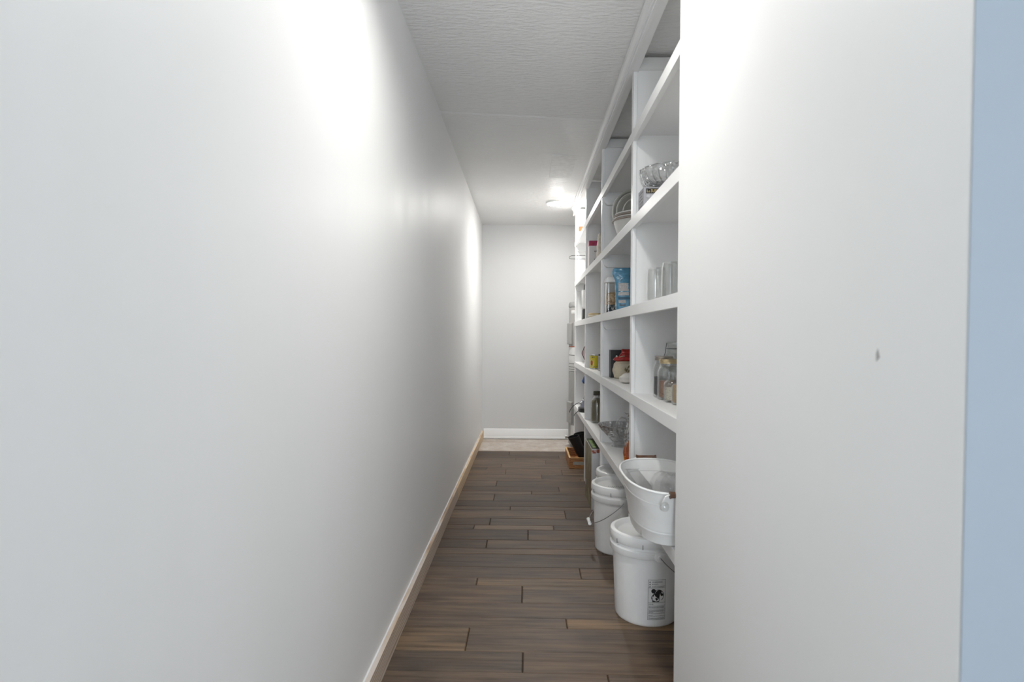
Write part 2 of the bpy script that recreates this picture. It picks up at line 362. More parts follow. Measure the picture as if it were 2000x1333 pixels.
# baseboards
bb = struct(G().box(XL, XL+.02, YP0, 4.09, 0, .09).obj('baseboard_left', M_pine1, smooth=0, bevel=.0015), 'pale whitewashed pine board along the foot of the left wall, near piece', 'baseboard')
bb2 = struct(G().box(XL, XL+.02, 4.093, YB, 0, .09).obj('baseboard_left_far', M_pine2, smooth=0, bevel=.0015), 'yellow raw pine board along the foot of the left wall, far piece', 'baseboard')
cg = G().prism([(XL, .0905), (XL+.004, .0905), (XL, .0945)], YP0, YB, 'y')
struct(cg.obj('trim_1', M_trim, smooth=0), 'thin white caulk bead above the pine baseboard', 'trim')
g = G().prism([(YB, .004), (YB-.022, .004), (YB-.022, .02), (YB-.015, .026), (YB-.014, .095), (YB-.008, .112), (YB, .116)], XL+.021, BX+.02, 'x')
struct(g.obj('baseboard_back', M_trim, smooth=20), 'white moulded baseboard along the far wall', 'baseboard')

# ------------------------------------------------------------------ ceiling lamps
def ceiling_lamp(x, y, strength, label, name_mat, skirt):
    zc = ceil_h(x, y)-(.005 if y > 3.4 else 0)+.0005
    t = thing('ceiling_light', label, 'light', (x, y, zc))
    k = -.016-skirt
    G().lathe([(.093, -.001), (.094, k+.005), (.090, k), (.084, k), (.083, k+.003), (.083, -.001)], 48).obj('trim_ring', M_trim, t)
    r, d = .082, .012
    G().lathe([(r, -.012)]+[(r*math.cos(a), -.012-d*math.sin(a)) for a in [i*PI/2/7 for i in range(1, 7)]]+[(.002, -.012-d)], 48).obj('dome', emit(name_mat, (1, .985, .955), strength), t)
    return t
ceiling_lamp(.27, 5.46, LAMP_FAR, 'small round white dome light lit on the ceiling at far end', 'lamp_far_glow', 0)
ceiling_lamp(.03, 1.60, LAMP_NEAR, 'small round light with an added shading skirt on the ceiling above the viewer, out of frame', 'lamp_near_glow', .024)  # ring deepened to keep this lamp's light off the upper walls

# ------------------------------------------------------------------ built-in shelving
SH = [2.116, 1.724, 1.330, .931, .508]
S1, S2, S3, S4, S5 = SH
sv = thing('built_in_shelving', 'white painted built-in shelving along the right side of the corridor', 'shelves', (FX, 3.7, 0))
def sp(o): o.location = Vector(o.location)-Vector((FX, 3.7, 0)); return o
Y0S, Y1S = YP1+.004, 5.70
for s in SH:
    b = sp(G().box(FX+.018, BX, Y0S, Y1S-.015, s-.020, s).obj('shelf', M_shelf, sv, smooth=0))
    lp = G().box(FX-.003, FX+.018, Y0S, Y1S, s-.046, s+.0008).obj('lip', M_shelf, b, smooth=0, bevel=.0015); 
sp(G().box(BX, BX+.018, Y0S, Y1S, 0, 2.46).obj('back_panel', M_shelf, sv, smooth=0))
DIV = [2.625, 3.685, 4.675, 5.675]
lev = [(0, S5-.046)]+[(SH[i], SH[i-1]-.046) for i in (4, 3, 2, 1)]+[(S1, 2.380)]
for di, d in enumerate(DIV):
    for li, (a, b_) in enumerate(lev):
        dp = sp(G().box(FX+.016, BX, d-.015, d+.015, a, b_+.026 if li < 5 else 2.44).obj('divider', M_shelf, sv, smooth=0))
        G().box(FX, FX+.016, d-.021, d+.021, a, b_+.0005).obj('face_trim', M_shelf, dp, smooth=0, bevel=.0012)
    sides = {1: (-1, 1), 3: (-1,)}.get(di, ())
    for sd in sides:
        for s in SH:
            z1 = s-.020; z0 = z1-.078
            ya, yb = sorted((d+sd*.0155, d+sd*.052))
            sp(G().prism([(FX+.0185, z1), (BX, z1), (BX, z0), (FX+.030, z0), (FX+.014, z0+.014), (FX+.003, z1-.0265), (FX+.0185, z1-.0265)], ya, yb, 'y').obj('cleat', M_shelf, sv, smooth=0))
    for sd in (-1, 1):
        if di == 3 and sd == 1: continue
        ya, yb = sorted((d+sd*.0155, d+sd*.034))
        sp(G().box(FX+.020, BX, ya, yb, 2.385, 2.435).obj('top_cleat', M_shelf, sv, smooth=0))
cr = sp(G().box(FX-.012, FX+.020, Y0S, Y1S+.003, 2.378, 2.455).obj('crown_board', M_shelf, sv, smooth=0, bevel=.0015))
G().prism([(FX-.012, 2.412), (FX-.020, 2.413), (FX-.022, 2.428), (FX-.034, 2.436), (FX-.035, 2.4545), (FX-.012, 2.4545)], Y0S, Y1S+.012, 'y').obj('crown_moulding', M_shelf, cr, smooth=0)
G().prism([(FX-.012, 2.377), (FX-.022, 2.378), (FX-.022, 2.388), (FX-.012, 2.394)], Y0S, Y1S+.008, 'y').obj('bead', M_shelf, cr, smooth=0)

# ------------------------------------------------------------------ buckets
def bucket(x, y, rot, label, warn=None, scrib=None):
    t = thing('plastic_bucket', label, 'bucket', (x, y, 0), rot, 'white lidded buckets on the floor under the bottom shelf')
    G().lathe([(.10, .006), (.122, .004), (.127, .0), (.130, .004), (.1315, .012), (.1425, .285), (.1425, .286), (.152, .283), (.1545, .287), (.1545, .310), (.150, .315), (.146, .316), (.147, .338), (.1, .339)], 64).obj('body', M_bucket, t)
    lid = G(); 
    lid.lathe([(.02, .352), (.118, .352), (.124, .355), (.130, .366), (.136, .3705), (.146, .3705), (.152, .367), (.1545, .358), (.1555, .336), (.1515, .328), (.1490, .328), (.1485, .340), (.1, .3405)], 64)
    lo = lid.obj('lid', M_bucket, t)
    for k in range(8):
        a = 2*PI*k/8+.35
        G().box(-.0022, .0022, -.1572, -.150, .326, .345, Matrix.Rotation(a, 4, 'Z')).obj('lid_notch_shade', plain('bucket_shadow_gap', (.36, .36, .355), .6), lo, smooth=0)  # grey blocks colour in the shade of the lid notches
    for s in (-1, 1):
        G().lathe([(.021, 0), (.021, .004), (.016, .006), (.008, .0065), (.008, .010), (.001, .010)], 24, T(0, s*.153, .298, -s*PI/2)).obj('ear', M_bucket, t)
    path = []
    for i in range(29):
        u = i/28; a = -PI/2-PI*u                    # from -y round by -x to +y
        drop = math.sin(PI*u)
        path.append((.166*math.cos(a), .166*math.sin(a), .298-.150*drop**.9))
    bl_ = G().tube(path, .0018, 8).obj('bail', M_wire, t)
    c = path[14]
    G().tube([(c[0], -.042, c[2]+.001), (c[0], -.040, c[2]), (c[0], -.02, c[2]-.002), (c[0], .02, c[2]-.002), (c[0], .040, c[2]), (c[0], .042, c[2]+.001)], [.0085, .0105, .009, .009, .0105, .0085], 12).obj('grip', M_bucket, bl_)
    if scrib:
        g = G(); rr = random.Random(scrib)
        for r_ in range(2):
            for k in range(11):
                u = -.06+k*.0105; v = -.055+r_*.026
                if rr.random() < .85:
                    p = [(u+rr.uniform(-.003, .003), v+rr.uniform(-.004, .008)) for _ in range(4)]
                    for q in range(3): g.tube([(p[q][0], p[q][1], .3523), (p[q+1][0], p[q+1][1], .3523)], .0008, 4)
        g.obj('marker_scribble', M_ink, lo, rotz=-rot)
    if warn is not None:
        warning_label(t, warn)
    return t
def warning_label(t, ang0):
    # flat print laid on the tapered side: u along the arc, v up
    def P(u, v, off=.0006):
        r = .1315+(.1425-.1315)*(v-.012)/(.285-.012)+off; a = ang0+u/r
        return (r*math.sin(a), -r*math.cos(a), v)
    W, V0, V1 = .074, .032, .200
    def strip(g, u0, u1, v0, v1, off=.0008):
        n = max(1, int(abs(u1-u0)/.006))
        for i in range(n):
            a = u0+(u1-u0)*i/n; b = u0+(u1-u0)*(i+1)/n
            g.add([P(a, v0, off), P(b, v0, off), P(b, v1, off), P(a, v1, off)], [(0, 1, 2, 3)])
    g = G(); strip(g, -W/2, W/2, V0, V1, .0004)
    lb = g.obj('warning_label', plain('label_grey', (.80, .80, .79), .5, var=.02), t, smooth=0)
    g = G(); lw = .0011
    for v in (V0, .104, .166, V1-lw): strip(g, -W/2, W/2, v, v+lw)
    for u in (-W/2, W/2-lw): strip(g, u, u+lw, V0, V1)
    for v in (.091, .076, .057, .044): strip(g, -W/2, W/2, v, v+.0006)
    rr = random.Random(5)
    v = .0995
    while v > V0+.003:                                # the small print is too fine to read
        if not any(abs(v-q) < .0028 for q in (.091, .076, .057, .044)):
            u = -W/2+.004; end = rr.choice([W/2-.004]*3+[0.0, -.015])
            while u < end:
                l = rr.uniform(.003, .008); strip(g, u, min(end, u+l), v-.0006, v+.0007); u += l+.0012
        v -= .0030
    def put(txt, u, v, size):
        vs, fs = text_mesh(txt, size)
        g.add([P(u+p[0]*1.05, v+p[1], .0009) for p in vs], fs)
    put('WARNING', -.022, .1880, .0088); put('AVISO', -.022, .1785, .0088); put('AVERTISSEMENT', -.022, .1690, .0072)
    for v in (.1880, .1785, .1690):
        g.add([P(-.033, v), P(-.027, v), P(-.030, v+.006)], [(0, 1, 2)])
    # pictogram: a figure tipping head first into a bucket inside a ring
    def poly(pts): g.add([P(a, b, .0010) for a, b in pts], [tuple(range(len(pts)))])
    def disc(cx, cy, r, a0=0, a1=2*PI, r2=None, n=22):
        if r2 is None: poly([(cx+r*math.cos(2*PI*i/n), cy+r*math.sin(2*PI*i/n)) for i in range(n)])
        else:
            for i in range(n):
                a, b = a0+(a1-a0)*i/n, a0+(a1-a0)*(i+1)/n
                poly([(cx+r*math.cos(a), cy+r*math.sin(a)), (cx+r*math.cos(b), cy+r*math.sin(b)), (cx+r2*math.cos(b), cy+r2*math.sin(b)), (cx+r2*math.cos(a), cy+r2*math.sin(a))])
    disc(-.015, .153, .0095)
    poly([(-.006, .150), (.004, .157), (.016, .156), (.020, .148), (.012, .140), (.010, .128), (.004, .116), (.000, .126), (-.008, .132), (-.012, .141), (-.006, .145)])
    poly([(.016, .146), (.026, .140), (.027, .133), (.018, .131), (.013, .138)])
    poly([(-.010, .146), (-.018, .138), (-.019, .130), (-.015, .130), (-.012, .138), (-.004, .143)])
    disc(.004, .134, .0255, -.9, 2.2, .0232)
    disc(-.010, .125, .014, 1.8, 4.6, .0118)
    for a, b in (((-.021, .128), (-.019, .108)), ((.010, .126), (.008, .108))):
        poly([(a[0]-.001, a[1]), (b[0]-.001, b[1]), (b[0]+.0012, b[1]), (a[0]+.0012, a[1])])
    poly([(-.019, .107), (.009, .107), (.006, .112), (-.004, .110), (-.016, .114)])
    poly([(-.002, .112), (.003, .118), (-.003, .127), (-.008, .122)])
    g.obj('label_print', M_ink, lb, smooth=0)
b1 = bucket(.518, 2.452, PI+math.radians(8), 'nearest white plastic bucket, with a black printed warning label', warn=-PI-math.radians(8)+math.radians(7))
b2 = bucket(.520, 3.20, 0, 'white lidded bucket with wire bail and white grip hanging towards the corridor', scrib=3)
b3 = bucket(.585, 3.513, math.radians(200), 'farthest white lidded bucket, half hidden behind another bucket', scrib=8)

# ------------------------------------------------------------------ enamel tub on the bottom shelf
tb = thing('enamel_tub', 'white enamel oval tub with dark wooden grips on the bottom shelf', 'tub', (.485, 2.045, S5+.001))
prof = [(a-.012, b, c) for a, b, c in [(.108, .190, .0), (.114, .196, .003), (.1195, .2055, .036), (.1213, .2078, .039), (.1216, .2086, .042), (.1208, .2082, .045), (.1222, .2104, .049), (.1222, .2108, .052),
        (.1378, .2375, .138), (.1396, .2397, .141), (.1400, .2405, .144), (.1390, .2400, .147), (.1406, .2420, .151), (.1406, .2424, .154), (.150, .258, .188)]]
def oval(w, d, z, n=72): return sup(w, d, z, .80, n)
g = G(); rings = [oval(.02, .1, .004)]+[oval(a, b, z) for a, b, z in prof]+[oval(.1355, .2555, .188), oval(.110, .213, .06), oval(.100, .193, .007), oval(.02, .1, .007)]
g.loft(rings).obj('body', M_enamel, tb)
g = G(); g.tube([Vector(p)+Vector((0, 0, .188)) for p in oval(.138, .258, 0)], .0042, 8, closed=True).obj('rim', M_enamel, tb)
for s in (-1, 1):
    yy = s*.272
    hd = G().tube([(-.060, s*.252, .150), (-.060, s*.266, .165), (-.052, yy, .185), (-.04, yy, .190), (.04, yy, .190), (.052, yy, .185), (.060, s*.266, .165), (.060, s*.252, .150)], .0022, 8).obj('handle_wire', M_enamel, tb)
    G().tube([(-.040, yy, .190), (-.0395, yy, .190), (-.033, yy, .190), (.033, yy, .190), (.0395, yy, .190), (.040, yy, .190)], [.007, .0125, .0100, .0100, .0125, .007], 14).obj('grip', M_dwood, hd)
G().lathe([(.002, .0), (.006, .001), (.007, .006), (.013, .010), (.0155, .017), (.013, .025), (.006, .029), (.001, .030)], 24, T(-.055, -.252, .152, PI/2)).obj('knob', M_glass, tb)
# contents of the tub
tx, ty, tz = .485, 2.045, S5+.009
def rib_tray(g, M, w, d, h, t=.0015):
    g.box(-w, w, -d, d, 0, t, M); g.box(-w, -w+t, -d, d, t, h, M); g.box(w-t, w, -d, d, t, h, M); g.box(-w+t, w-t, -d, -d+t, t, h, M); g.box(-w+t, w-t, d-t, d, t, h, M)
    g.box(-w-.006, w+.006, -d-.006, -d, h-.001, h+.0008, M); g.box(-w-.006, w+.006, d, d+.006, h-.001, h+.0008, M)
    for k in range(1, 4): g.box(-w+t, w-t, -d+2*d*k/4-.001, -d+2*d*k/4+.001, t, h*.65, M)
g = G(); rib_tray(g, T(.4125, ty+.012, tz, 0, math.radians(-3), 0), .022, .125, .166)
tag(g.obj('plastic_tray', M_plas, smooth=0), 'clear ribbed plastic bin standing along the side of the white tub', 'bin')
def clear_cup(M, r0, r1, h, label, grp):
    g = G(); pr = [(r0*.15, .0), (r0*.92, .0), (r0, .004)]
    for k in range(1, 7):
        u = k/6; r = r0+(r1-r0)*u
        pr += [(r, h*(u-.04)), (r+.0022, h*(u-.03)), (r+.0022, h*u)]
    pr += [(r1+.006, h), (r1+.006, h+.003), (r1, h+.003), (r0*.9, .003), (r0*.15, .003)]
    return tag(g.lathe(pr, 40, M).obj('plastic_cup', M_plas), label, 'cup', grp)
GC = 'clear plastic containers in the enamel tub'
clear_cup(T(.520, 1.955, tz), .040, .048, .085, 'clear plastic cup upright under the saucers in the enamel tub', GC)
clear_cup(T(.478, 2.125, tz+.062, math.radians(-70), math.radians(20), math.radians(24)), .024, .030, .075, 'small clear plastic cup tipped over at the back of the enamel tub', GC)
for k in range(4):
    M_ = T(.470+.0165*k, 1.962-.008*k, tz+.092+.062, 0, math.radians(-78), math.radians(28))
    g = G().lathe([(.006, .004), (.040, .004), (.043, .0), (.052, .0), (.056, .002), (.0575, .010), (.0555, .011), (.053, .004), (.044, .004), (.041, .0075), (.006, .0075)], 44, M_)
    tag(g.obj('plastic_saucer', M_plas), ['leftmost round clear plastic saucer standing on edge in the enamel tub', 'second round clear plastic saucer from the left in the enamel tub', 'third round clear plastic saucer from the left in the enamel tub', 'rightmost round clear plastic saucer in the enamel tub, by the foreground wall'][k], 'lid', 'round clear plastic saucers in the enamel tub')

# ------------------------------------------------------------------ jars
def jar(name, x, y, z, r, h, label, cat='jar', content=None, fill=0, lid=None, neck=.76, grp=None, sq=.9, neckh=.16, mouth_open=False, mat=None):
    t = thing(name, label, cat, (x, y, z+.001), 0, grp)
    bh = h*(1-neckh)
    pr = [(r*.2, .002), (r*.86, 0), (r*.97, .004), (r, .012), (r, bh*.80), (r*.97, bh*.86), (r*(neck+1)/2, bh*.96), (r*neck, bh), (r*neck, h-.012), (r*neck+.002, h-.009), (r*neck+.002, h-.004), (r*neck, h-.001)]
    ri = [(r*neck-.003, h-.001), (r*neck-.003, bh), (r*(neck+1)/2-.003, bh*.955), (r-.0035, bh*.84), (r-.0035, .012), (r*.8, .007), (r*.2, .007)]
    G().lathe(pr+ri, 40).obj('glass', mat or M_glass, t)
    if content:
        rc = r-.0042
        G().lathe([(rc*.2, .0078), (rc*.8, .0078), (rc, .013), (rc, fill*.98), (rc*.6, fill), (rc*.1, fill*1.01)], 36).obj('contents', content, t)
    if lid:
        rl = r*neck+.0035
        G().lathe([(rl*.3, h+.0025), (rl*.9, h+.003), (rl, h+.001), (rl+.0012, h-.003), (rl, h-.006), (rl+.001, h-.009), (rl, h-.012), (rl+.001, h-.016), (rl-.0015, h-.016), (rl-.0015, h-.0005), (rl*.3, h-.0005)], 40).obj('lid', lid, t)
    return t
GJ = 'glass jars of dry goods on the near shelf'
jar('mason_jar', .588, 2.462, S4, .046, .172, 'glass jar half full of black beans under a dull tin lid', content=speckle('black_beans', [(.008, .008, .009), (.03, .03, .033)], 260, .35), fill=.088, lid=M_tin, grp=GJ)
jar('mason_jar', .585, 2.358, S4, .046, .164, 'glass jar of reddish brown beans under a brass coloured lid', content=speckle('brown_beans', [(.12, .045, .02), (.30, .12, .05), (.45, .22, .10)], 240, .45), fill=.078, lid=M_gold, grp=GJ)
jar('glass_jar', .578, 2.263, S4, .036, .120, 'small open glass jar of pale white beans', content=speckle('white_beans', [(.50, .44, .34), (.74, .68, .56), (.80, .74, .64)], 260, .5), fill=.058, neck=.50, neckh=.26, grp=GJ)
jar('glass_jar', .585, 2.176, S4, .036, .112, 'small glass jar of tan grain half hidden by the foreground wall', content=speckle('tan_grain', [(.42, .27, .11), (.58, .40, .19)], 420, .6), fill=.076, neck=.5, neckh=.26, grp=GJ)
cj = jar('swing_jar', .660, 2.535, S4, .054, .232, 'tall clear empty jar with wire bail standing behind the bean jars', neck=.80, neckh=.2, grp=GJ)
G().lathe([(.01, .236), (.040, .236), (.046, .232), (.046, .226), (.01, .226)], 36).obj('glass_lid', M_glass, cj)
G().tube([(-.046, -.01, .228), (-.050, -.012, .205), (-.051, -.016, .190), (-.058, -.018, .175), (-.0565, -.016, .150)], .0014, 8).obj('bail', M_dwire, cj)
G().tube([(.0445*math.cos(a), .0445*math.sin(a), .205) for a in [2*PI*i/36 for i in range(36)]], .0012, 6, closed=True).obj('neck_wire', M_dwire, cj)
def tumbler(x, y, r, h, label):
    t = thing('glass_tumbler', label, 'glass', (x, y, S3+.001), 0, 'clear glass tumblers on the near shelf')
    sq = lambda k, z: sup(r*k, r*k, z, .80, 48)
    out = [(.25, .001), (.86, 0), (.96, .004), (1, .016), (1, h*.70), (.985, h*.86), (.93, h*.93), (.90, h*.955), (.91, h*.985), (.90, h)]
    inn = [(.85, h), (.85, h*.955), (.93, h*.86), (.94, .03), (.80, .014), (.25, .014)]
    G().loft([sq(k, z) for k, z in out+inn]).obj('glass', M_glass, t); return t
tumbler(.551, 2.455, .0405, .150, 'left one of two clear glass tumblers on the near shelf')
tumbler(.568, 2.262, .0405, .150, 'right one of two clear glass tumblers, against the foreground wall')

# ------------------------------------------------------------------ box and crystal dish on the second shelf, near bay
bx = thing('food_box', 'grey printed can box with a black and gold label under the crystal dish', 'box', (.502, 2.500, S2+.001))
G().box(0, .20, 0, .104, 0, .112).obj('carton', plain('grey_carton', (.40, .40, .42), .5, var=.12, vscale=45), bx, smooth=0, bevel=.0012)
lbp = G().box(.011, .092, -.0012, 0, .085, .106).obj('label_panel', M_ink, bx, smooth=0)
goldp = plain('gold_print', (.72, .55, .24), .5)
g = G()
for txt, u, v, sz in (('Le', .014, .0895, .016), ('SUEUR', .031, .0895, .018)):
    vs, fs = text_mesh(txt, sz); g.add([(u+p[0]*(.82 if txt == 'SUEUR' else .9), -.0018, v+p[2]+p[1]) for p in vs], fs)
g.add([(.0255, -.0018, .1045), (.0275, -.0018, .1045), (.0285, -.0018, .1075), (.0265, -.0018, .1065), (.0245, -.0018, .1075)], [(0, 1, 2, 3, 4)])
g.obj('lettering', goldp, lbp, smooth=0)
g = G(); rr = random.Random(2)
for k in range(4): g.box(.012+k*.019, .012+k*.019+.015, -.0010, 0, .068, .079)
for k in range(6):
    g.box(.012+.01*(k % 2), .04+.008*k, -.0010, 0, .008+k*.009, .011+k*.009)
g.obj('pale_print', plain('pale_grey_print', (.55, .55, .57), .5), bx, smooth=0)
g = G()
for k in range(7): g.box(-.0010, 0, .010+.012*(k % 3), .085-.01*(k % 2), .010+k*.014, .0125+k*.014)
g.box(-.0010, 0, .0, .0025, 0, .112); g.box(-.0010, 0, .1015, .104, 0, .112)
g.obj('side_print', plain('dark_grey_print', (.20, .19, .18), .5), bx, smooth=0)
# shallow cut-crystal dish with scalloped flutes resting on the box
ds = thing('crystal_dish', 'cut crystal dish resting on the grey can box', 'dish', (.640, 2.555, S2+.1145))
fl_ = lambda a, u: 1+.045*u*math.cos(14*a)
pr = [(.010, 0), (.052, 0), (.056, .004), (.075, .006), (.112, .018), (.128, .034), (.134, .052), (.137, .070), (.139, .084), (.134, .084), (.131, .070), (.127, .053), (.120, .036), (.104, .021), (.07, .010), (.010, .008)]
g = G()
vs_n = 112
def scal(a, k):
    u = [0, 0, .1, .3, .7, .9, 1, 1, 1, 1, 1, .9, .7, .3, .1, 0][int(round(k*15))]
    return 1+.05*u*abs(math.cos(7*a))
g.lathe(pr, vs_n, None, fn=scal).obj('bowl', M_crys, ds, smooth=25)
g = G()
for i in range(28):
    a = 2*PI*i/28; c, s_ = math.cos(a), math.sin(a)
    g.tube([(.06*c, .06*s_, .004), (.105*c, .105*s_, .0145), (.131*c, .131*s_, .036), (.140*c, .140*s_, .060)], .0022, 5)
g.obj('cut_ridges', M_crys, ds)
G().tube([(.141*math.cos(2*PI*i/56)*(1+.03*abs(math.cos(7*2*PI*i/56))), .141*math.sin(2*PI*i/56)*(1+.03*abs(math.cos(7*2*PI*i/56))), .083) for i in range(56)], .0028, 8, closed=True).obj('rim', M_crys, ds)

# ------------------------------------------------------------------ bowls and plates, second shelf, second bay
M_bowl = plain('cream_bowl', (.70, .69, .66), .3, var=.02); M_brim = plain('taupe_rim', (.36, .30, .26), .4)
bxx, byy = .655, 3.36
for k in range(4):
    r = .164-.003*k; h = .138; z = S2+.002+k*.0120
    t = thing('mixing_bowl', ['outermost cream mixing bowl with taupe rim at the bottom of the stack', 'second cream mixing bowl from the bottom of the nested stack', 'third cream mixing bowl from the bottom of the nested stack', 'top cream mixing bowl of the nested stack, holding the plates'][k], 'bowl', (bxx, byy, z), 0, 'nested cream mixing bowls')
    p = [(.01, 0), (.085-.002*k, 0), (.112, .025), (.133, .07), (.147-.003*k, .115), (r-.012, h-.006)]
    q = [(r-.015, h-.006), (.143-.003*k, .115), (.128, .07), (.107, .028), (.081-.002*k, .0035), (.01, .0035)]
    if k: p = [(a-.0055, b) if b > 0 else (a-.004, b) for a, b in p]; q = [(a-.0055, b) for a, b in q]; q[-1] = (.01, .0035); p[0] = (.01, 0)
    G().lathe(p+q, 48).obj('body', M_bowl, t)
    rr_ = p[-1][0]
    G().lathe([(rr_-.0035, h-.006), (rr_+.004, h-.009), (rr_+.009, h-.006), (rr_+.009, h), (rr_-.001, h+.001), (rr_-.0035, h)], 48).obj('rim', M_brim if k % 2 == 0 else M_bowl, t)
M_plate = plain('ivory_glaze', (.70, .69, .64), .25, var=.02); M_pin = plain('shaded_glaze', (.40, .39, .36), .3, var=.03)  # plate insides are coloured darker to hold the shade within them
for k, (r, dx, dy, cz) in enumerate([(.150, -.012, .050, .186), (.130, -.012, .020, .180), (.106, -.004, -.010, .168)]):
    t = thing('dinner_plate', ['largest ivory rimmed plate standing upright at the back of the nested bowls', 'middle sized ivory rimmed plate standing upright in the nested bowls', 'smallest ivory rimmed plate standing upright in the nested bowls'][k],
              'plate', (bxx+dx, byy+dy, S2+cz), 0, 'ivory rimmed plates standing in the mixing bowls')
    Mt = T(0, 0, 0, math.radians(82), 0, math.radians(6))
    G().lathe([(.01, .0), (r*.6, 0), (r*.66, .003), (r*.93, .012), (r*.94, .015), (r*.65, .007), (r*.58, .0035), (.01, .0035)], 56, Mt).obj('plate', M_pin, t)
    G().lathe([(r*.925, .011), (r, .016), (r+.002, .019), (r-.002, .022), (r*.965, .0185), (r*.955, .0205), (r*.925, .0165)], 64, Mt, cap=False).obj('rim', M_plate, t)

# ------------------------------------------------------------------ soft bags
def bag(name, x, y, z, spec, label, cat, mat, e=.6, n=40, rotz=0, crumple=.003, seed=1, prints=(), grp=None):
    """spec: list of (height, half width, half depth, dx)."""
    def ring(i, k=1.0):
        h, a, b, dx = spec[i]
        out = []
        for px, py, pz in sup(a*k, b*k, h, e, n, dx):
            d = mnoise.noise(Vector((px*28+seed*9, py*28, h*30)))*crumple+mnoise.noise(Vector((px*70, py*70+seed*5, h*90)))*crumple*.5
            out.append((px+d*math.copysign(1, px-dx)*.8, py+d*math.copysign(1, py), pz+d*.4))
        return out
    rings = [ring(i) for i in range(len(spec))]
    o = G().loft(rings).obj(name, mat, loc=(x, y, z+.001), smooth=60, rotz=rotz)
    tag(o, label, cat, grp)
    for (nm, m, i0, i1, a0, a1) in prints:               # print patches follow the bag's own skin, a hair outside it
        g = G(); idx = list(range(int(a0*n), int(a1*n)+1))
        vs = []; 
        for i in range(i0, i1+1):
            for j in idx:
                p = rings[i][j % n]; c = spec[i][3]
                vs.append((c+(p[0]-c)*1.012, p[1]*1.02-.0005, p[2]))
        L = len(idx)
        fs = [(r*L+c, r*L+c+1, (r+1)*L+c+1, (r+1)*L+c) for r in range(i1-i0) for c in range(L-1)]
        g.add(vs, fs).obj(nm, m, o, smooth=60)
    return o
def interp(keys, n):
    out = []
    for i in range(n+1):
        h = keys[0][0]+(keys[-1][0]-keys[0][0])*i/n
        for a, b in zip(keys, keys[1:]):
            if a[0] <= h <= b[0]+1e-9:
                t = (h-a[0])/(b[0]-a[0]) if b[0] > a[0] else 0; t = t*t*(3-2*t)
                out.append(tuple([h]+[a[q]+(b[q]-a[q])*t for q in (1, 2, 3)])); break
    return out
M_blueb = plain('blue_plastic_film', (.085, .25, .38), .22, var=.22, vscale=40, bmp=.6, bscale=55)
M_prt = plain('print_grey', (.48, .46, .45), .5, var=.2, vscale=120); M_prd = plain('print_dark', (.05, .11, .17), .5); M_prb = plain('print_brown', (.10, .06, .05), .5)
spec = interp([(0, .046, .030, 0), (.012, .052, .036, 0), (.10, .056, .038, 0), (.148, .054, .026, 0), (.165, .058, .018, .0), (.21, .070, .010, -.002), (.238, .068, .004, -.002), (.243, .060, .0015, -.002)], 48)
bag('snack_bag', .553, 3.235, S3, spec, 'blue plastic food bag with printed panel and folded top on a shelf', 'bag', M_blueb, .62, 48, math.radians(-6), .004, 3,
    prints=[('nutrition_panel', M_prt, 22, 31, .655, .79), ('text_panel', M_prt, 17, 21, .66, .79), ('brand_lettering', M_prd, 13, 15, .665, .80), ('small_print', M_prt, 9, 12, .665, .77), ('barcode_strip', M_prb, 6, 7, .67, .76)])
# square canister with pasta
cn = thing('storage_canister', 'clear canister of pasta with white lid beside the blue bag', 'canister', (.527, 3.555, S3+.001))
G().loft([sup(a, a, z, .3, 32) for a, z in [(.01, 0), (.038, 0), (.042, .004), (.042, .19), (.0395, .19), (.0395, .006), (.01, .006)]]).obj('body', M_clr, cn)
G().loft([sup(a, a, z, .3, 32) for a, z in [(.01, .0065), (.038, .0065), (.0385, .045), (.03, .055), (.01, .052)]]).obj('dark_pasta', speckle('black_white_pasta', [(.01, .01, .012), (.015, .015, .02), (.55, .55, .53), (.02, .02, .02)], 90, .5), cn)
G().loft([sup(a, a, z, .3, 32) for a, z in [(.01, .054), (.036, .052), (.0385, .06), (.0385, .115), (.03, .128), (.01, .125)]]).obj('tan_pasta', speckle('tan_pasta', [(.30, .19, .10), (.48, .33, .19), (.62, .47, .30)], 95, .6), cn)
G().loft([sup(a, a, z, .3, 32) for a, z in [(.01, .188), (.046, .188), (.048, .191), (.048, .204), (.044, .212), (.034, .214), (.03, .222), (.01, .222)]]).obj('lid', M_bucket, cn)

# fourth shelf, second bay: black box, red bag, cream bag, white bag
tag(G().box(-.06, .10, -.035, .035, 0, .172).obj('black_carton', plain('black_card', (.012, .012, .013), .45), loc=(.580, 3.585, S4+.001), smooth=0, bevel=.002), 'black carton standing behind the red and cream bags', 'box')
M_cream = plain('cream_cloth', (.56, .50, .38), .7, var=.08, vscale=40, bmp=.4, bscale=90); M_leaf = plain('leaf_print', (.21, .17, .085), .7, var=.4, vscale=150)
spec = interp([(0, .050, .022, 0), (.010, .062, .034, 0), (.05, .068, .040, 0), (.085, .064, .036, 0), (.104, .050, .022, 0), (.108, .03, .010, 0)], 26)
cb = bag('cream_bag', .592, 3.478, S4, spec, 'plump cream bag with olive leaf print lying below the red bag', 'bag', M_cream, .6, 44, 0, .004, 4)
g = G(); rr = random.Random(9)
for k in range(11):
    u = -.005+rr.uniform(0, .055); v = .025+rr.uniform(0, .05); a = rr.uniform(.6, 1.4); L = rr.uniform(.020, .034)
    c, s_ = math.cos(a), math.sin(a); pts = [(0, 0), (.35, .16), (.7, .13), (1, 0), (.7, -.13), (.35, -.16)]
    g.add([(u+(p*c-q*s_)*L, -.0425-.0002*k+abs((v+(p*s_+q*c)*L)-.05)*.12, v+(p*s_+q*c)*L) for p, q in pts], [(0, 1, 2, 3, 4, 5)])
g.obj('leaf_print', M_leaf, cb, smooth=0)
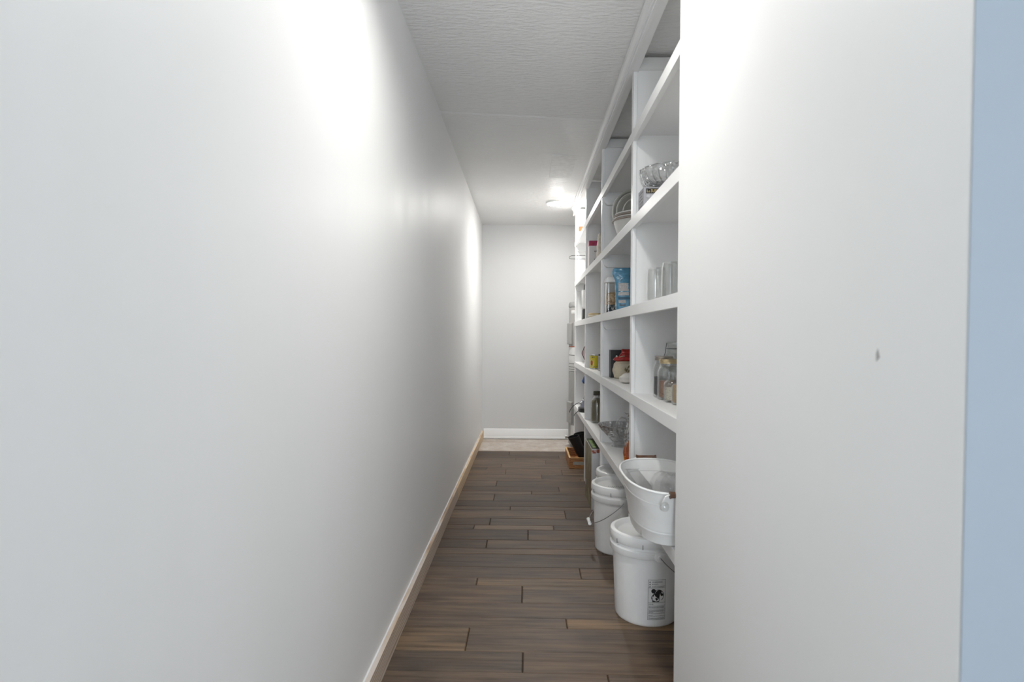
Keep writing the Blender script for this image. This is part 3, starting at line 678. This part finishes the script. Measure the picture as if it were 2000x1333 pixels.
M_red = plain('red_film', (.36, .020, .016), .33, var=.35, vscale=45, bmp=.6, bscale=70)
spec = interp([(0, .055, .018, 0), (.006, .068, .026, 0), (.02, .066, .026, .004), (.032, .045, .020, .012), (.050, .034, .013, .016), (.068, .036, .010, .018), (.072, .030, .004, .018)], 24)
rb = bag('red_bag', .592, 3.482, S4+.1075, spec, 'crinkled red plastic bag lying on top of the cream bag', 'bag', M_red, .7, 40, math.radians(5), .006, 6)
G().box(-.020, .014, -.024, -.006, .0225, .0265, T(-.012, .0, .004, 0, math.radians(-10))).obj('pale_tie', plain('pale_tie', (.62, .54, .40), .6), rb, bevel=.001)
G().lathe([(.001, -.005), (.0055, -.003), (.006, .002), (.003, .006), (.001, .0065)], 16, T(-.050, -.012, .028)).obj('pale_button', plain('pale_green_button', (.48, .55, .48), .5), rb)
spec = interp([(0, .030, .026, 0), (.008, .046, .040, 0), (.03, .048, .042, 0), (.048, .036, .030, .006), (.056, .018, .012, .010)], 18)
bag('white_bag', .560, 3.165, S4, spec, 'small plump off-white bag in front of the cream bag', 'bag', plain('offwhite_film', (.64, .61, .57), .5, var=.06, bmp=.4, bscale=80), .7, 36, .3, .004, 12)

# ------------------------------------------------------------------ bottom shelf, second bay: crystal bowl, pitcher, amber vase
cb_ = thing('crystal_bowl', 'flared crystal bowl with scalloped rim on the bottom shelf', 'bowl', (.571, 3.535, S5+.001))
def sc2(a, k):
    u = max(0, min(1, (k-.12)/.3)) if k < .5 else max(0, min(1, (.94-k)/.3))
    return 1+.06*u*abs(math.cos(6*a))
pr = [(.01, 0), (.046, 0), (.048, .005), (.034, .016), (.040, .030), (.068, .062), (.094, .094), (.104, .104), (.108, .112), (.116, .124), (.124, .138), (.119, .138), (.110, .124), (.102, .110), (.090, .096), (.062, .064), (.034, .034), (.01, .030)]
G().lathe(pr, 96, fn=sc2).obj('bowl', M_crys, cb_, smooth=25)
g = G()
for i in range(24):
    a = 2*PI*i/24; c, s_ = math.cos(a), math.sin(a); g.tube([(.104*c, .104*s_, .104), (.113*c, .113*s_, .118), (.1235*c, .1235*s_, .136)], .0035, 6)
g.tube([(.106*math.cos(2*PI*i/48), .106*math.sin(2*PI*i/48), .106) for i in range(48)], .0022, 6, closed=True)
g.obj('scalloped_band', M_crys, cb_)
pt = thing('crystal_pitcher', 'ribbed crystal pitcher with looped handle on the bottom shelf', 'pitcher', (.622, 3.250, S5+.001))
pr = [(.01, 0), (.045, 0), (.048, .006), (.044, .012), (.052, .03), (.062, .07), (.066, .105), (.062, .140), (.052, .170), (.047, .195), (.050, .225), (.056, .240), (.053, .240), (.046, .222), (.043, .196), (.048, .170), (.057, .140), (.061, .105), (.057, .07), (.046, .03), (.01, .02)]
G().lathe(pr, 80, fn=lambda a, k: 1+.03*math.cos(20*a)*(1 if .15 < k < .45 else .2)).obj('body', M_crys, pt, smooth=30)
G().tube([(-.048, -.01, .195), (-.064, -.013, .216), (-.084, -.016, .222), (-.104, -.02, .210), (-.114, -.022, .185), (-.112, -.022, .155), (-.103, -.02, .130), (-.090, -.018, .108), (-.076, -.015, .092), (-.062, -.012, .085)], [.006, .0058, .0055, .0055, .0055, .0055, .0055, .0055, .0058, .006], 10).obj('handle', M_gl2, pt)
G().add([(-.050, -.012, .240), (-.070, 0, .252), (-.050, .012, .240), (-.046, 0, .226)], [(0, 1, 3), (1, 2, 3), (0, 2, 1), (0, 3, 2)]).obj('spout', M_gl2, pt)
av = thing('amber_vase', 'ribbed amber glass vase behind the white enamel tub', 'vase', (.556, 2.965, S5+.001))
pr = [(.006, 0), (.030, 0), (.034, .006), (.046, .040), (.052, .075), (.050, .10), (.040, .125), (.030, .138), (.026, .138), (.036, .122), (.046, .098), (.048, .075), (.042, .042), (.030, .012), (.006, .010)]
G().lathe(pr, 60, fn=lambda a, k: 1+.06*math.cos(12*a)*math.sin(PI*min(1, k*2 if k < .5 else (1-k)*2))).obj('body', M_amber, av, smooth=40)

# ------------------------------------------------------------------ third bay
pk = thing('tea_carton', 'white carton with a pink and red top band on the second shelf', 'box', (.482, 4.470, S2+.001))
G().box(0, .080, 0, .13, 0, .205).obj('carton', plain('white_card', (.72, .70, .69), .5, var=.03), pk, smooth=0, bevel=.0012)
g = G(); g.box(-.0008, .0808, -.0008, .05, .166, .2058); g.obj('pink_band', plain('magenta_band', (.40, .025, .10), .5, var=.3, vscale=25), pk, smooth=0)
g = G(); g.add([(.008, -.0012, .176), (.012, -.0012, .173), (.040, -.0012, .197), (.036, -.0012, .200)], [(0, 1, 2, 3)]); g.add([(.060, -.0012, .140), (.0805, -.0012, .140), (.0805, -.0012, .168), (.068, -.0012, .168)], [(0, 1, 2, 3)]); g.obj('red_print', plain('red_print', (.45, .04, .03), .5), pk, smooth=0)
g = G(); rr = random.Random(4)
for k in range(5): g.box(.040+k*.007, .0445+k*.007, -.0010, 0, .118, .128)
g.box(.040, .06, -.001, 0, .04, .065); g.box(.055, .062, -.001, 0, .085, .097); g.obj('dark_print', M_prb, pk, smooth=0)
spec = interp([(0, .026, .03, 0), (.008, .034, .044, 0), (.10, .034, .044, 0), (.17, .028, .040, 0), (.205, .020, .036, 0), (.208, .01, .03, 0)], 24)
bag('cream_pouch', .538, 4.165, S2, spec, 'pale cream crinkled pouch beside the pink banded carton', 'bag', plain('pale_cream_film', (.66, .60, .52), .5, var=.12, vscale=60, bmp=.6, bscale=60), .7, 36, 0, .005, 15)
gd = thing('gold_dish', 'low gold coloured dish on the third shelf', 'dish', (.548, 4.49, S3+.001))
G().lathe([(.01, 0), (.046, 0), (.058, .006), (.066, .018), (.067, .030), (.063, .036), (.058, .037), (.02, .038)], 40).obj('body', M_gold, gd)
G().lathe([(.0672, .010), (.0690, .014), (.0690, .019), (.0672, .022)], 40, cap=False).obj('band', plain('pale_band', (.70, .64, .52), .35, .3), gd)
def can(x, y, z, r, h, label, mat, deco=False):
    t = thing('food_can', label, 'can', (x, y, z+.001), 0, 'food cans on the fourth shelf')
    G().lathe([(r*.3, .003), (r*.92, .003), (r*.95, 0), (r, .001), (r, .005), (r-.0015, .007), (r-.0015, h-.007), (r, h-.005), (r, h-.001), (r*.95, h), (r*.92, h-.004), (r*.3, h-.004)], 36).obj('tin', plain('bright_tin', (.55, .55, .55), .3, .9), t)
    lb = G().lathe([(r-.0008, .008), (r-.0008, h-.008)], 36, cap=False).obj('paper_label', mat, t)
    if deco:
        def P(a, v): return ((r-.0003)*math.sin(a), -(r-.0003)*math.cos(a), v)
        def blob(ac, vc, ra, rv, m, off=0, n=16):
            g = G(); k = 1+off
            g.add([tuple(q*k if i < 2 else q for i, q in enumerate(P(ac+ra*math.cos(2*PI*i_/n), vc+rv*math.sin(2*PI*i_/n)))) for i_ in range(n)], [tuple(range(n))])
            return g
        blob(-.75, .042, .50, .032, 0).obj('white_oval', plain('can_white', (.72, .68, .64), .5), lb, smooth=0)
        blob(-.80, .048, .30, .020, 0, .02).obj('red_emblem', plain('can_red', (.40, .05, .04), .5), lb, smooth=0)
        g = G(); g.add([P(-.75, .088), P(-.5, .088), P(-.1, .088), P(-.1, .095), P(-.5, .095), P(-.75, .095)], [(0, 1, 4, 5), (1, 2, 3, 4)]); g.obj('dark_lettering', M_prb, lb, smooth=0)
        g = G()
        for s in (-.2, .1, .4): g.add([P(s, .016), P(s+.2, .016), P(s+.2, .02), P(s, .02)], [(0, 1, 2, 3)])
        g.obj('small_print', M_prb, lb, smooth=0)
    return t
can(.530, 4.49, S4, .034, .112, 'yellow food can with red emblem on the fourth shelf', plain('can_yellow', (.60, .50, .015), .45, var=.06), True)
can(.575, 4.345, S4, .034, .108, 'grey food can beside the yellow can', plain('can_grey', (.36, .36, .38), .45, var=.15))
G().lathe([(.01, .1095), (.030, .1095), (.0335, .1105), (.0335, .118), (.03, .120), (.01, .120)], 30).obj('dark_cap', M_black, bpy.data.objects['food_can.001'])
jg = thing('oil_bottle', 'wide glass bottle of olive coloured liquid on the bottom shelf', 'bottle', (.557, 4.505, S5+.001))
pr = [(.01, .003), (.044, 0), (.052, .005), (.053, .015), (.053, .150), (.050, .170), (.040, .188), (.030, .198), (.027, .205), (.027, .222)]
G().lathe(pr+[(.024, .222), (.024, .205), (.036, .188), (.0495, .150), (.0495, .012), (.01, .010)], 40).obj('glass', M_glass, jg)
G().lathe([(.01, .0105), (.045, .0105), (.0490, .02), (.0490, .148), (.046, .167), (.036, .183), (.026, .19), (.01, .19)], 36).obj('liquid', M_olive, jg)
G().lathe([(.01, .246), (.029, .246), (.031, .243), (.031, .214), (.0275, .214), (.0275, .2225), (.01, .2225)], 36).obj('cap', plain('olive_cap', (.05, .046, .025), .5), jg)
# tall printed carton on the floor
M_ol = plain('olive_print', (.20, .175, .095), .5, var=.45, vscale=9)
ct = thing('tall_carton', 'tall olive printed carton on the floor under the shelves with green lettered top', 'box', (.444, 3.885, .0015))
G().box(0, .060, 0, .40, 0, .418).obj('carton', plain('white_carton', (.62, .62, .63), .55, var=.03), ct, smooth=0, bevel=.001)
G().box(-.0010, .0, .001, .399, .001, .417).obj('olive_side_print', M_ol, ct, smooth=0)
g = G(); 
for k in range(5): g.box(-.0016, -.0010, .02+.07*k, .055+.07*k, .05+.03*(k % 3), .28-.04*(k % 2))
g.obj('brown_side_print', plain('brown_print', (.17, .11, .07), .5, var=.35, vscale=20), ct, smooth=0)
G().box(-.0018, -.0010, .33, .375, .085, .125).obj('pale_blue_patch', plain('pale_blue_print', (.38, .55, .66), .5), ct, smooth=0)
G().box(-.0018, -.0010, .370, .398, .395, .417).obj('lime_corner', plain('lime_print', (.42, .52, .16), .5), ct, smooth=0)
tp = G().box(.002, .058, .004, .396, .4178, .4188).obj('dark_top_print', plain('dark_green_print', (.018, .020, .010), .4, var=.5), ct, smooth=0)
g = G(); rr = random.Random(21); yv = .05                   # unreadable green lettering
while yv < .33:
    l = rr.uniform(.022, .034)
    for q in range(3):
        a, b_ = rr.uniform(.014, .022), rr.uniform(.036, .044)
        g.add([(a, yv+q*l/3.2, .4192), (b_, yv+q*l/3.2+rr.uniform(-.004, .006), .4192), (b_, yv+q*l/3.2+.006, .4192), (a, yv+q*l/3.2+.006, .4192)], [(0, 1, 2, 3)])
    g.add([(.014, yv, .4192), (.018, yv, .4192), (.018, yv+l*.8, .4192), (.014, yv+l*.8, .4192)], [(0, 1, 2, 3)])
    yv += l+.006
g.obj('green_lettering', plain('green_print', (.34, .52, .16), .5), tp, smooth=0)
g = G()
for a, b_, c_, d_ in ((.002, .020, .398, .409), (.006, .030, .388, .398), (.034, .058, .392, .416), (.022, .034, .403, .408)): g.box(a, b_, -.0010, 0, c_, d_)
rp = g.obj('red_print_band', plain('red_band_print', (.36, .085, .05), .5, var=.5, vscale=60), ct, smooth=0)
G().box(.053, .0595, -.0012, 0, .003, .384).obj('olive_edge', M_ol, ct, smooth=0)

# ------------------------------------------------------------------ fourth bay
wj = thing('white_carton', 'white carton with an orange lower band on the top shelf at the far end', 'box', (.484, 5.395, S1+.001))
G().box(0, .07, 0, .05, 0, .165).obj('carton', plain('white_card2', (.74, .73, .72), .5), wj, smooth=0, bevel=.0012)
G().box(-.0008, .0708, -.0008, .0508, .055, .098).obj('orange_band', plain('orange_band', (.62, .20, .07), .5, var=.2), wj, smooth=0)
spec = interp([(0, .05, .04, 0), (.01, .062, .05, 0), (.12, .058, .048, 0), (.18, .040, .03, 0), (.215, .02, .012, 0), (.22, .008, .005, 0)], 22)
bag('white_sack', .570, 5.12, S1, spec, 'white paper sack on the top shelf at the far end', 'bag', plain('white_paper', (.76, .75, .73), .7, bmp=.5, bscale=50), .7, 36, 0, .006, 22)
wk = thing('wire_rack', 'thin dark wire rack loop sticking out below the top shelf at far end', 'rack', (FX+.15, 5.32, S1-.020))
G().tube([(.12, .12, 0), (.12, .12, -.17), (.05, .12, -.178), (-.15, .12, -.178), (-.205, .115, -.178), (-.226, .095, -.178), (-.234, .05, -.178), (-.236, 0, -.178), (-.234, -.05, -.178), (-.226, -.095, -.178), (-.205, -.115, -.178), (-.15, -.12, -.178), (.05, -.12, -.178), (.12, -.12, -.17), (.12, -.12, 0)], .0024, 8).obj('loop', M_dwire, wk)
G().tube([(.06, .12, -.178), (.06, -.12, -.178)], .0022, 8).obj('cross_wire', M_dwire, wk)
G().tube([(-.060, -.07, 0), (-.060, -.07, -.012), (-.052, -.07, -.030), (-.040, -.072, -.040), (-.028, -.074, -.034)], .004, 8).obj('hook', plain('bright_hook', (.6, .6, .6), .25, .8), wk)
# white and black appliance
cm = thing('coffee_maker', 'white and black small appliance standing on the third shelf at the far end', 'appliance', (.562, 5.15, S3+.001))
G().loft([sup(a, b, z, .45, 32) for a, b, z in [(.01, .01, 0), (.064, .075, 0), (.068, .08, .006), (.066, .078, .095), (.060, .072, .100), (.01, .01, .100)]]).obj('black_base', plain('black_plastic', (.02, .022, .02), .35), cm)
G().loft([sup(a, b, z, .5, 32) for a, b, z in [(.01, .01, .101), (.058, .07, .101), (.066, .075, .112), (.070, .08, .26), (.068, .078, .268), (.01, .01, .268)]]).obj('white_body', M_bucket, cm)
G().loft([sup(a, b, z, .5, 32) for a, b, z in [(.01, .01, .269), (.050, .06, .269), (.054, .064, .275), (.052, .062, .316), (.044, .05, .322), (.01, .01, .322)]]).obj('black_top', plain('black_plastic', (.02, .022, .02), .35), cm)
G().box(-.071, -.060, -.012, .012, .096, .12).obj('front_tab', M_bucket, cm, bevel=.002)
# red rimmed plate standing on edge
rp_ = thing('rimmed_plate', 'pink plate with dark red rim standing on edge on the fourth shelf', 'plate', (.600, 5.30, S4+.001))
Mp = T(0, 0, .094, math.radians(78), 0, 0)
rr_w = lambda a, k: 1+.03*math.cos(8*a)
G().lathe([(.01, 0), (.055, 0), (.06, .004), (.086, .012), (.086, .015), (.058, .008), (.052, .004), (.01, .004)], 64, Mp, fn=rr_w).obj('plate', plain('pink_glaze', (.62, .50, .49), .3, var=.05), rp_)
G().tube([Mp @ Vector((.087*rr_w(2*PI*i/64, 0)*math.cos(2*PI*i/64), .087*rr_w(2*PI*i/64, 0)*math.sin(2*PI*i/64), .0135)) for i in range(64)], .0034, 8, closed=True).obj('rim', plain('dark_red_glaze', (.10, .015, .02), .3), rp_)
G().tube([(-.04, .03, .004), (-.02, -.02, .003), (.04, -.03, .003)], .0025, 6).obj('easel_wire', M_wire, rp_)
# blue and black appliance with cord
va = thing('handheld_vacuum', 'blue, grey and black appliance with trailing cord on the bottom shelf at far end', 'appliance', (.540, 5.14, S5+.001))
G().loft([sup(a, b, z, .7, 36) for a, b, z in [(.01, .02, 0), (.070, .085, 0), (.076, .092, .006), (.074, .090, .035), (.066, .082, .040), (.01, .02, .040)]]).obj('black_foot', plain('black_plastic', (.02, .022, .02), .35), va)
G().loft([sup(a, b, z, .8, 36, cx) for a, b, z, cx in [(.01, .02, .041, .004), (.062, .075, .041, .004), (.060, .072, .07, .008), (.052, .06, .12, .020), (.042, .05, .16, .032), (.034, .040, .20, .040), (.01, .02, .205, .042)]]).obj('grey_body', plain('grey_blue_plastic', (.20, .22, .28), .35, var=.1), va)
G().loft([sup(a, b, z, .8, 24, cx) for a, b, z, cx in [(.02, .03, .05, .045), (.030, .078, .055, .045), (.028, .070, .12, .050), (.02, .05, .17, .055), (.01, .02, .18, .055)]]).obj('blue_side', plain('deep_blue_plastic', (.02, .045, .20), .3), va)
g = G(); rr = random.Random(8)
for k in range(7):
    z = .075+.016*k; g.box(-.012, .012, -.006, .006, -.006, .006, T(-.052+.010*k+rr.uniform(-.004, .004), -.03+rr.uniform(-.01, .01), z, rr.uniform(-.6, .6), rr.uniform(-.6, .6), rr.uniform(-1, 1)))
g.obj('silver_clips', plain('bright_silver', (.75, .75, .76), .22, .7), va, bevel=.002)
G().tube([(.040, 0, .20), (.036, 0, .25), (.020, 0, .30), (.030, 0, .345), (.055, 0, .365)], [.024, .020, .022, .028, .026], 16).obj('black_handle', M_black, va)
G().tube([(.026, -.012, .345), (.010, -.014, .325), (-.010, -.015, .298), (-.024, -.015, .268), (-.026, -.014, .254)], [.016, .023, .026, .024, .012], 16).obj('blue_nozzle', plain('blue_plastic', (.025, .10, .36), .3), va)
G().tube([(-.05, -.03, .075), (-.075, -.035, .082), (-.100, -.04, .072), (-.128, -.045, .050), (-.150, -.045, .020), (-.158, -.045, -.004)], .0035, 8).obj('cord', plain('grey_cord', (.06, .06, .06), .5), va)
G().tube([(-.074, -.05, .012), (-.09, -.06, .004), (-.11, -.07, -.012), (-.12, -.075, -.030)], .003, 8).obj('cord_tail', plain('grey_cord', (.06, .06, .06), .5), va)
# crate with rubber boots
ck = thing('wooden_crate', 'shallow orange brown wooden crate holding black boots on the floor', 'crate', (.382, 5.09, .0015))
CW, CL, CHh, tt = .36, .50, .094, .012
G().box(tt, CW-tt, tt, CL-tt, 0, .010).obj('bottom', M_crate, ck, smooth=0)
fb = G().box(0, CW, 0, tt, 0, CHh).obj('front_board', M_crate, ck, smooth=0, bevel=.0015)
G().box(0, CW, CL-tt, CL, 0, CHh).obj('back_board', M_crate, ck, smooth=0, bevel=.0015)
G().box(0, tt, tt, CL-tt, 0, CHh).obj('side_board', M_pine2 if False else M_crate, ck, smooth=0, bevel=.0015)
G().box(CW-tt, CW, tt, CL-tt, 0, CHh).obj('side_board', M_crate, ck, smooth=0, bevel=.0015)
G().box(-.001, CW+.001, -.001, tt+.001, CHh, CHh+.004).obj('top_edge', pine('light_pine_edge', (.50, .27, .09), (.64, .38, .15), (.72, .46, .2)), ck, smooth=0)
G().box(-.001, tt+.002, tt+.001, CL, CHh, CHh+.004).obj('top_edge', MATS['light_pine_edge'], ck, smooth=0)
np_ = G().box(.035, .25, -.0012, 0, .034, .062).obj('name_strip', plain('faded_strip', (.36, .33, .29), .6, var=.1, vscale=80), fb, smooth=0)
def boot(x, y, rz, lean, label):
    t = thing('rubber_boot', label, 'boot', (x, y, .0125), rz, 'black rubber boots in the wooden crate')
    rings = []
    # the foot points along +x, the shaft rises and leans towards -x
    path = [(.150, .030, .012, .020), (.140, .034, .030, .026), (.105, .036, .042, .034), (.060, .044, .046, .040), (.030, .062, .048, .044)]
    R = []
    for (px, pz, wy, hz) in path:
        R.append([(px, wy*math.cos(2*PI*i/28), pz+hz*math.sin(2*PI*i/28)) for i in range(28)])
    sh = [(.008, .090, 50), (-.010, .120, 72), (-.030, .160, 84), (-.052, .205, 80), (-.074, .250, 76)]
    for (px, pz, ang), rr in zip(sh, (.048, .047, .048, .051, .055)):
        a = math.radians(ang+lean); nx, nz = math.cos(PI/2-a), 0
        u = Vector((math.sin(a), 0, math.cos(a)))          # across the shaft
        R.append([Vector((px, 0, pz))+Vector((0, rr*math.cos(2*PI*i/28), 0))+u*rr*math.sin(2*PI*i/28) for i in range(28)])
    inner = []
    for (px, pz, ang), rr in list(zip(sh, (.048, .047, .048, .051, .055)))[::-1][:4]:
        a = math.radians(ang+lean); u = Vector((math.sin(a), 0, math.cos(a))); rr -= .004
        inner.append([Vector((px, 0, pz))+Vector((0, rr*math.cos(2*PI*i/28), 0))+u*rr*math.sin(2*PI*i/28) for i in range(28)])
    zmin = min(p[2] for r in R for p in r)
    g = G(); g.loft(R+inner, Matrix.Translation((0, 0, -zmin))).obj('upper', M_black, t, smooth=60)
    G().loft([[(px*1.0+.045+.10*math.cos(2*PI*i/32), .042*math.sin(2*PI*i/32)*(1 if px else 1), z) for i in range(32)] for px, z in ((0, 0), (0, .014))], Matrix.Translation((.0, 0, 0))).obj('sole', plain('black_sole', (.02, .02, .02), .7), t)
    return t
boot(.505, 5.285, math.radians(12), 0, 'left black rubber boot standing in the crate, shaft leaning to the corridor')
boot(.575, 5.455, math.radians(8), 0, 'right black rubber boot behind the first in the crate')

# ------------------------------------------------------------------ water heater beyond the shelves
wh = thing('water_heater', 'tall grey water heater in the far corner behind the shelves', 'water heater', (.703, 6.16, -.004))
wh.location.x = .700
M_wh = plain('heater_grey', (.33, .325, .31), .4, var=.04); Rw = .196
wh.location.x = .452+Rw
G().lathe([(.02, .03), (Rw-.01, .03), (Rw, .04), (Rw, 1.49), (Rw-.004, 1.50), (.02, 1.50)], 56).obj('tank', M_wh, wh)
G().lathe([(.02, .0), (Rw-.02, 0), (Rw-.02, .03), (.02, .03)], 40).obj('foot_ring', plain('heater_dark', (.20, .20, .195), .6), wh)
G().lathe([(Rw+.004, 1.500), (Rw+.004, 1.530), (Rw-.006, 1.553), (Rw*.7, 1.565), (.02, 1.568)], 56).obj('top_cap', plain('heater_cap', (.30, .30, .29), .5), wh)
def arc_panel(a0, a1, z0, z1, r0, r1, n=10):
    g = G(); rings = []
    for i in range(n+1):
        a = a0+(a1-a0)*i/n; c, s_ = math.cos(a), math.sin(a)
        rings.append([(r0*c, r0*s_, z0), (r1*c, r1*s_, z0+.006), (r1*c, r1*s_, z1-.006), (r0*c, r0*s_, z1)])
    return g.loft(rings)
A = math.radians
for z0, z1 in ((1.098, 1.330), (.262, .492)):
    arc_panel(A(178), A(215), z0, z1, Rw-.001, Rw+.020).obj('access_panel', plain('panel_grey', (.36, .355, .34), .4), wh, bevel=0)
lb = arc_panel(A(184), A(262), .800, 1.085, Rw-.001, Rw+.0015, 14).obj('rating_label', plain('white_label', (.66, .66, .64), .5), wh)
arc_panel(A(184), A(262), 1.068, 1.086, Rw-.001, Rw+.0022, 14).obj('orange_stripe', plain('orange_stripe', (.38, .09, .035), .5), lb)
g = G()
for z in (.985, .895, .86, .835, .81): g.loft([[(Rw*k*math.cos(a), Rw*k*math.sin(a), z+dz) for k, dz in ((1.0, 0), (1.012, 0), (1.012, .006), (1.0, .006))] for a in [A(186+74*i/10) for i in range(11)]])
g.obj('label_lines', plain('label_line_dark', (.12, .12, .115), .5), lb)
arc_panel(A(206), A(262), 1.425, 1.465, Rw-.001, Rw+.0015).obj('small_label', plain('white_label', (.66, .66, .64), .5), wh)
arc_panel(A(205), A(262), .12, .245, Rw-.001, Rw+.0015).obj('lower_label', plain('white_label', (.66, .66, .64), .5), wh)
dv = G().tube([(-Rw+.006, -.03, .10), (-Rw-.018, -.032, .10), (-Rw-.034, -.034, .098)], [.010, .010, .012], 12).obj('drain_valve', plain('valve_brass', (.42, .38, .32), .45, .5), wh)
G().lathe([(.003, 0), (.016, 0), (.017, .004), (.017, .009), (.003, .010)], 20, T(-Rw-.028, -.034, .112)).obj('valve_knob', M_bucket, dv)
G().tube([(-Rw+.006, -.03, .028), (-Rw-.020, -.034, .028), (-Rw-.036, -.036, .024)], .006, 10).obj('drain_pipe', M_bucket, wh)
for s in (-.1, .1):
    G().tube([(s, 0, 1.56), (s, 0, 1.62), (s, 0, 2.47)], .011, 12).obj('water_pipe', plain('copper_pipe', (.45, .24, .15), .35, .9), wh)
